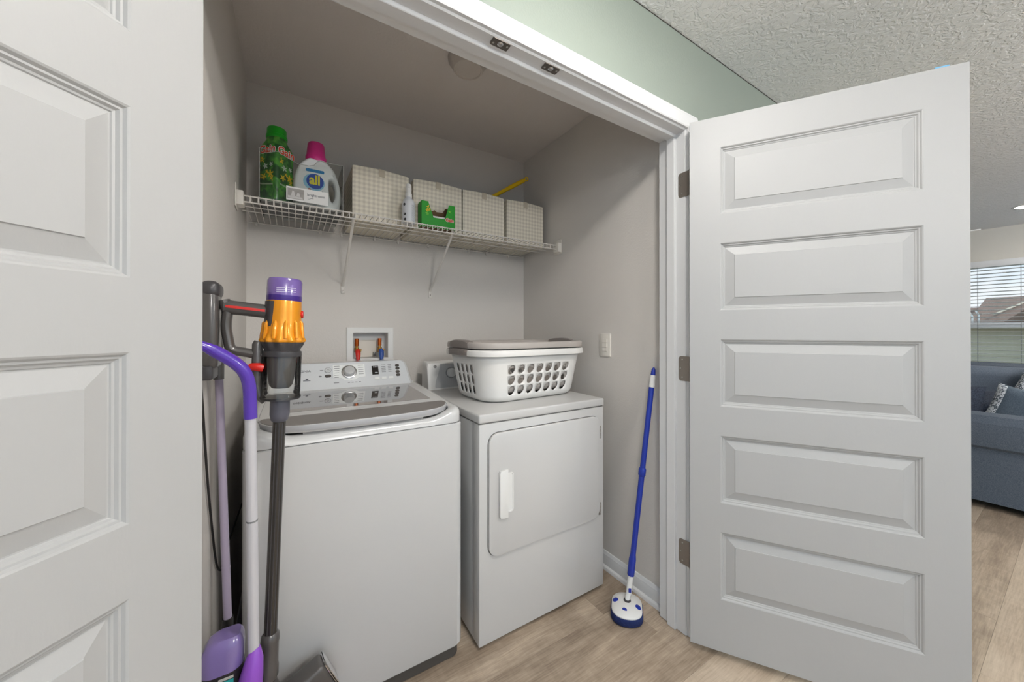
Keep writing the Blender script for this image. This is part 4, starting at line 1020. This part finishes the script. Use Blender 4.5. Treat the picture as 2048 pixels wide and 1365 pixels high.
body = vlathe([(.0395, 1.322), (.0400, 1.318), (.0405, 1.290), (.0412, 1.262), (.0440, 1.235), (.0485, 1.222), (.0500, 1.217), (.0480, 1.213), (.042, 1.211)], 'body', ORG, vc, 72,
              lambda a2, z: 1 + (.075 * cos(a2 * 11) if z < 1.224 else (.02 * cos(a2 * 11) if z < 1.24 else 0)))
for k in range(11):
    a2 = 2 * pi * (k + .5) / 11; L = [];
    for z, r, w in ((1.268, .0405, .003), (1.262, .0425, .0055), (1.245, .0435, .006), (1.230, .0455, .006), (1.222, .047, .005)):
        c0 = av(z); L.append(c0 + Vector((cos(a2) * r, sin(a2) * r, 0)))
    B().tube(L, [.002, .0048, .0052, .0052, .004], 8).obj('cyclone_rib', ORG, body)
B().lathe([(.010, 0), (.0105, .003), (.009, .006), (.001, .007)], av(1.286) + Vector((cos(-.12), sin(-.12), 0)) * .039, Vector((1, -.12, 0)), 18).obj('red_cap', REDP, vc)
vlathe([(.047, 1.2125), (.046, 1.205), (.042, 1.196), (.0405, 1.190), (.0445, 1.188), (.0455, 1.180), (.0445, 1.174)], 'cyclone_collar', DKG2, vc, 72, lambda a2, z: 1 + (.05 * cos(a2 * 11) if z > 1.204 else 0))
BINM = clear_mat('smoky clear bin', (.90, .89, .87, 1), rough=.06)
vlathe([(.0448, 1.176), (.0452, 1.172), (.0452, 1.085), (.0452, 1.075), (.047, 1.071), (.047, 1.067), (.044, 1.066)], 'dust_bin', BINM, vc)
vlathe([(.034, 1.175), (.033, 1.16), (.030, 1.12), (.026, 1.10), (.020, 1.092)], 'cyclone_shroud', mat('grey mesh shroud', S(112, 108, 106), .5, metal=.3), vc)
vlathe([(.043, 1.0685), (.0445, 1.0665), (.0445, 1.063), (.030, 1.061)], 'bin_base', DKG2, vc)
st = av(1.15) + Vector((-.052, -.006, 0))
B().tube([st + Vector((.002, 0, .066)), st + Vector((0, 0, .058)), st + Vector((-.002, 0, -.045)), st + Vector((.004, 0, -.075)), st + Vector((.016, 0, -.090))], [.009, .0115, .0115, .010, .009], 14).obj('inlet_tube', DKG, vc)
B().tube([st + Vector((-.024, -.008, -.002)), st + Vector((-.012, -.012, .002)), st + Vector((.004, -.014, .0)), st + Vector((.013, -.013, -.003))], [.004, .009, .011, .010], 12).obj('release_catch', REDP, vc)
# handle, grip loop and battery
hb0, hb1 = av(1.292) + Vector((-.036, 0, 0)), Vector((-1.470, VY, 1.302))
ha = B().tube([hb0 + Vector((.012, 0, -.004)), hb0, hb0.lerp(hb1, .5), hb1], [.019, .0178, .0172, .0180], 18).obj('handle', DKG, vc)
nrm = Vector((0, -1, .12)).normalized(); d0 = (hb1 - hb0)
sd = B(); L = []
for s, w in ((.05, .003), (.5, .0034), (.95, .003)):
    c0 = hb0.lerp(hb1, s) + Vector((0, -.0184, .001)); L.append([c0 + Vector((0, -.0002, w)), c0 + Vector((0, -.0002, -w)), c0 + Vector((0, .003, -w)), c0 + Vector((0, .003, w))])
sd.loft(L).obj('red_stripe', REDP, ha)
vlathe([(.0425, 1.318), (.0425, 1.215)], 'spine', DKG2, vc, 36, lambda a2, z: .93 if not (2.2 < a2 < 4.1) else 1.0)
B().tube(smooth_path([(-1.471, VY, 1.318), (-1.464, VY, 1.290), (-1.466, VY, 1.255), (-1.462, VY, 1.220), (-1.455, VY, 1.196), (-1.430, VY, 1.188), (-1.405, VY, 1.182), (-1.392, VY, 1.180)], 4), [.013] * 4 + [.0115] * 25, 12, 1.2).obj('trigger_guard', DKG, vc)
bat = B().box(-1.5125, -1.478, VY - .036, VY + .036, 1.150, 1.345, .012, 3).obj('battery', DKG, vc)
B().box(-1.5130, -1.474, VY - .038, VY + .038, 1.320, 1.362, .016, 4).obj('battery_cap', DKG2, bat)
B().box(-1.5135, -1.486, VY - .040, VY + .040, 1.125, 1.160, .006, 2).obj('dock', DKG2, vc)
# wand
vlathe([(.0215, 1.066), (.0225, 1.060), (.0225, 1.022), (.0195, 1.008), (.0160, 1.004)], 'wand_collar', mat('blue grey plastic', S(88, 88, 98), .35), vc)
vlathe([(.0148, 1.008), (.0148, .440)], 'wand', mat('black brown wand', S(62, 58, 54), .25, metal=.4, coat=.3), vc, 20)
b = B(); 
for a2 in (-pi / 2 - .5, -pi / 2, -pi / 2 + .5):
    b.tube([av(1.0) + Vector((cos(a2) * .0143, sin(a2) * .0143, 0)), av(.45) + Vector((cos(a2) * .0143, sin(a2) * .0143, 0))], .0014, 6)
b.obj('wand_ridge', DKG2, vc)
vlathe([(.0155, .456), (.0200, .450), (.0215, .436), (.0200, .430), (.0200, .375), (.0215, .368), (.0215, .345), (.017, .335)], 'wand_joint', DKG, vc)
# floor head, tipped over against the washer
hp0 = av(.335); 
hq = frame((-1.315, .372, .180), Vector((.91, .10, .40)), Vector((-.38, -.12, .92)))
hd = B().box(-.095, .095, -.045, .060, -.030, .030, .012, 3, hq).obj('floor_head', DKG, vc)
B().box(.0945, .104, -.040, .056, -.026, .026, .006, 2, hq).obj('clear_end_cap', BINM, hd)
B().cyl(hq @ Vector((.100, -.03, 0)), hq @ Vector((-.100, -.03, 0)), .020, seg=18).obj('brush_roll', mat('brush roll', S(60, 66, 78), .8, var=.3, vscale=60), hd)
B().tube([hp0, hp0.lerp(hq @ Vector((-.01, .055, 0)), .5) + Vector((-.01, 0, -.005)), hq @ Vector((-.01, .050, 0))], [.017, .020, .016], 14).obj('swivel_neck', DKG, vc)
# charger cable
cb = tag(B().tube(smooth_path([(-1.5085, .262, 1.130), (-1.5085, .285, 1.07), (-1.5085, .306, 1.0), (-1.5085, .344, .879), (-1.5085, .378, .79), (-1.5085, .414, .708), (-1.5085, .455, .62), (-1.508, .495, .560), (-1.505, .545, .528), (-1.503, .60, .545), (-1.498, .645, .57), (-1.495, .66, .575), (-1.485, .751, .604), (-1.472, .864, .638), (-1.468, .95, .66)], 5), .0028, 8).obj('charger_cable', BLACK), 'black charger cable drooping down left closet wall', 'cable')

# ================================================================== SPRAY MOP WITH PURPLE HANDLE
SIL = mat('silver white pole', S(204, 203, 208), .3, metal=.15, coat=.3); VIO = mat('violet handle', S(84, 52, 168), .25, coat=.5); VIL = mat('violet bracket', S(140, 76, 190), .3, coat=.3)
wm_ = thing('spray_mop', 'spray mop with curved purple handle and silver pole', 'mop', (-1.404, .30, 0))
hpth = smooth_path([(-1.496, .148, 1.216), (-1.480, .153, 1.207), (-1.462, .160, 1.194), (-1.435, .168, 1.172), (-1.4175, .174, 1.148), (-1.410, .180, 1.118), (-1.4085, .184, 1.080), (-1.408, .1865, 1.042)], 4)
B().tube(hpth, [.0070 + .0063 * min(1, i / 7) for i in range(len(hpth))], 16).obj('handle', VIO, wm_)
pA, pB_, pC = Vector((-1.408, .1865, 1.044)), Vector((-1.406, .207, .797)), Vector((-1.4045, .238, .440))
B().cyl(pA, pB_, .0112, seg=18).obj('upper_pole', SIL, wm_)
B().cyl(pB_ - Vector((0, 0, .001)), pB_ + Vector((0, -.0002, .003)), .0116, seg=18).obj('pole_joint', GREYP, wm_)
B().cyl(pB_, pC + (pC - pB_) * .1, .0116, seg=18).obj('lower_pole', SIL, wm_)
b = B().tube([pC + Vector((.004, -.004, .040)), pC + Vector((.002, -.008, .018)), pC + Vector((-.004, -.010, -.02)), pC + Vector((-.012, .0, -.12)), pC + Vector((-.006, .03, -.24))], [.010, .018, .024, .026, .020], 16); b.obj('bottle_bracket', VIL, wm_)
b = B().tube([pC + Vector((-.004, .024, -.23)), pC + Vector((-.002, .045, -.33)), pC + Vector((0, .05, -.38))], [.016, .014, .014], 14); b.obj('swivel_joint', GREYP, wm_)
B().box(-1.500, -1.29, .225, .345, .003, .040, .012, 3).obj('mop_head', VIL, wm_)
bt = B(); L = []
for z, hx, hy, r, ox in ((.205, .018, .018, .017, 0), (.225, .022, .020, .019, 0), (.245, .038, .030, .026, 0), (.27, .041, .034, .028, 0), (.445, .041, .034, .028, 0), (.480, .041, .034, .022, .001), (.500, .038, .032, .020, .003), (.512, .032, .028, .016, .006), (.518, .024, .022, .012, .010)):
    L.append([(p[0], p[1], z) for p in rrect(-1.466 + ox, .262, hx, hy, r, 6)])
LIQ = mat('purple cleaning liquid bottle', S(116, 100, 156), .2, coat=.5, spec=.7)
bo = bt.loft(L).obj('solution_bottle', LIQ, wm_)
B().loft([[(p[0], p[1], z) for p in rrect(-1.466, .262, .0415, .0345, .0285, 6)] for z in (.28, .446)]).obj('bottle_label', mat('black bottle label', S(34, 30, 34), .4), bo)
M = frame((-1.456, .262 - .0352, .424), (1, 0, 0), (0, 0, 1))
flat([[(-.014, -.004), (.014, -.004), (.014, .008), (-.014, .008)]], M, 'label_band', mat('teal print', S(20, 150, 150), .4), bo)
flat([[(-.014, .010), (.014, .010), (.014, .016), (-.014, .016)]], M, 'fine_print', mat('speckled print', S(170, 168, 164), .6, var=.5, vscale=900), bo)

# ================================================================== LILAC BROOM POLE BEHIND
LIL = mat('lilac grey pole', S(162, 152, 172), .45)
bp = thing('broom', 'lilac grey broom pole leaning behind spray mop at left wall', 'broom', (-1.472, .41, 0))
q0, q1 = Vector((-1.4915, .385, 1.130)), Vector((-1.4735, .400, .462))
B().cyl(q0, q1, .0090, .0095, seg=16).obj('pole', LIL, bp)
B().tube([q0 + Vector((0, 0, -.016)), q0 + Vector((0, 0, .02)), q0 + Vector((-.003, -.001, .10))], [.0115, .0118, .010], 14).obj('grip', DKG, bp)
B().tube([q1 + Vector((0, 0, .006)), q1 + Vector((0, 0, -.05)), q1 + Vector((.002, .002, -.32))], [.0125, .0130, .0125], 14).obj('collar', BLACK, bp)
B().prism([(-.030, 0), (.030, 0), (.026, .06), (.014, .10), (-.014, .10), (-.026, .06)], .36, .43, Matrix.Translation((-1.470, 0, .055)), .006).obj('broom_block', BLACK, bp)
B().prism([(-.034, 0), (.034, 0), (.028, .06), (-.028, .06)], .362, .428, Matrix.Translation((-1.470, 0, .0015))).obj('bristles', mat('dark bristles', S(58, 56, 60), .9, var=.3, vscale=200), bp)

# ================================================================== SOFA AND PILLOWS IN THE LIVING ROOM
SOF = fabric('slate blue sofa cloth', S(74, 84, 97), S(100, 109, 121), 260)
SOFL = fabric('slate blue cushion cloth', S(92, 103, 118), S(116, 126, 140), 260)
so = thing('sofa', 'slate blue fabric sofa in front of living room window', 'sofa', (3.9, -.9, 0))
SYA, SYB = -1.75, .02
for x, y in ((2.86, SYA + .1), (2.86, SYB - .1), (4.95, SYA + .1), (4.95, SYB - .1)): B().box(x, x + .06, y - .03, y + .03, .001, .062, .004).obj('leg', BLACK, so)
B().box(2.80, 5.12, SYA, SYB, .06, .40, .03, 3).obj('base', SOF, so)
b = B(); pr2 = [(2.775, .055), (2.790, .42), (2.762, .44), (2.756, .52), (2.768, .60), (2.81, .648), (2.90, .662), (2.99, .645), (3.03, .60), (3.03, .40), (3.02, .055)]
b.loft([[(x, y, z) for x, z in pr2] for y in (SYA - .01, SYB + .01)]).obj('arm', SOF, so, ang=30)
b = B(); pr2 = [(5.00, .06), (4.97, .42), (4.98, .80), (5.02, .875), (5.12, .905), (5.22, .89), (5.26, .82), (5.26, .06)]
b.loft([[(x, y, z) for x, z in pr2] for y in (SYA - .01, SYB + .01)]).obj('back', SOF, so, ang=40)
def cushion(x0, x1, y0, y1, z0, z1, m, name, parent, bev=.05): return B().box(x0, x1, y0, y1, z0, z1, bev, 4).obj(name, m, parent, ang=60)
for k in range(2):
    a0, a1 = SYA + (SYB - SYA) * k / 2 + .005, SYA + (SYB - SYA) * (k + 1) / 2 - .005
    cushion(3.035, 4.66, a0, a1, .395, .50, SOFL, 'seat_cushion', so, .035)
    cushion(4.68, 4.98, a0, a1, .43, .875, SOFL, 'back_cushion', so, .09)
def pillow(label, cat, c, ex, ey, w, h, d, m, trim=None, tm=None):
    """soft square pillow: ex,ey span its face"""
    M = frame(c, ex, ey); t = thing('throw_pillow', label, cat, c, 'throw pillows on the sofa')
    def surf(sgn, m2, name, lo, hi, off=0, par=t):
        b = B(); n = 14; rows = []
        for i in range(n + 1):
            r = []
            for j in range(n + 1):
                u, v = lo[0] + (hi[0] - lo[0]) * i / n, lo[1] + (hi[1] - lo[1]) * j / n
                e = max(0, (1 - u ** 4) * (1 - v ** 4)) ** .55; pin = 1 - .06 * (1 - u * u) * v * v - .06 * (1 - v * v) * u * u
                r.append(M @ Vector((u * w / 2 * (1 - .07 * (1 - v * v)), v * h / 2 * (1 - .07 * (1 - u * u)), sgn * (d / 2 * e + off))))
            rows.append(r)
        for a2, b2 in zip(rows, rows[1:]): b.loft([a2, b2], False, False, closed=False)
        return b
    b = surf(1, m, 'x', (-1, -1), (1, 1)); b2 = surf(-1, m, 'x', (-1, -1), (1, 1))
    me = bpy.data.meshes.new('t'); b2.bm.to_mesh(me); b.bm.from_mesh(me); b2.bm.free(); bpy.data.meshes.remove(me)
    cov = b.obj('cover', m, t, ang=60)
    if trim:
        for lo, hi in trim: surf(1, tm, 'x', lo, hi, .002).obj('lace_trim', tm, t, ang=60)
    return t
def lace():
    m = mat('white lace pattern', S(230, 232, 236), .8, var=0); tt = m.node_tree; p = tt.nodes['Principled BSDF']; tc = tt.nodes.new('ShaderNodeTexCoord')
    n = tt.nodes.new('ShaderNodeTexNoise'); n.inputs['Scale'].default_value = 42; n.inputs['Detail'].default_value = 1; n.inputs['Distortion'].default_value = 2.5
    tt.links.new(tc.outputs['Object'], n.inputs['Vector']); r = tt.nodes.new('ShaderNodeValToRGB'); r.color_ramp.interpolation = 'LINEAR'
    r.color_ramp.elements[0].position = .47; r.color_ramp.elements[0].color = S(84, 94, 106); r.color_ramp.elements[1].position = .51; r.color_ramp.elements[1].color = S(228, 232, 238)
    tt.links.new(n.outputs['Fac'], r.inputs[0]); tt.links.new(r.outputs[0], p.inputs['Base Color']); return m
LACE = lace(); NAVY = fabric('navy pillow cloth', S(38, 44, 58), S(62, 70, 86), 120); SLT = fabric('slate pillow cloth', S(70, 82, 94), S(92, 104, 116), 200)
X_ = Vector((1, 0, 0))
tilt = Vector((.45, 0, .9)).normalized()
pillow('slate throw pillow with white lace edge nearest sofa arm', 'pillow', (3.38, -.56, .63), Vector((0, -.86, -.25)), Vector((.25, -.25, .82)), .34, .34, .13, SLT, [((-1, -1), (-.72, 1))], LACE)
pillow('dark navy throw pillow lying against sofa arm', 'pillow', (3.42, -.17, .62), Vector((0, -1, 0)), Vector((.35, 0, .9)), .42, .36, .14, NAVY)
pillow('white lace bordered pillow standing against sofa back', 'pillow', (4.55, -.68, .74), Vector((0, -.95, -.3)), Vector((.3, -.28, .9)), .46, .44, .14, SLT, [((-1, -1), (-.45, 1)), ((-.45, .45), (1, 1))], LACE)
pillow('dark slate pillow lying flat behind lace edged pillow', 'pillow', (3.85, -.42, .62), Vector((0, -1, .12)), Vector((.8, 0, .3)), .40, .36, .14, NAVY)

for o in EMP:
    if 'wl' in o: del o['wl']
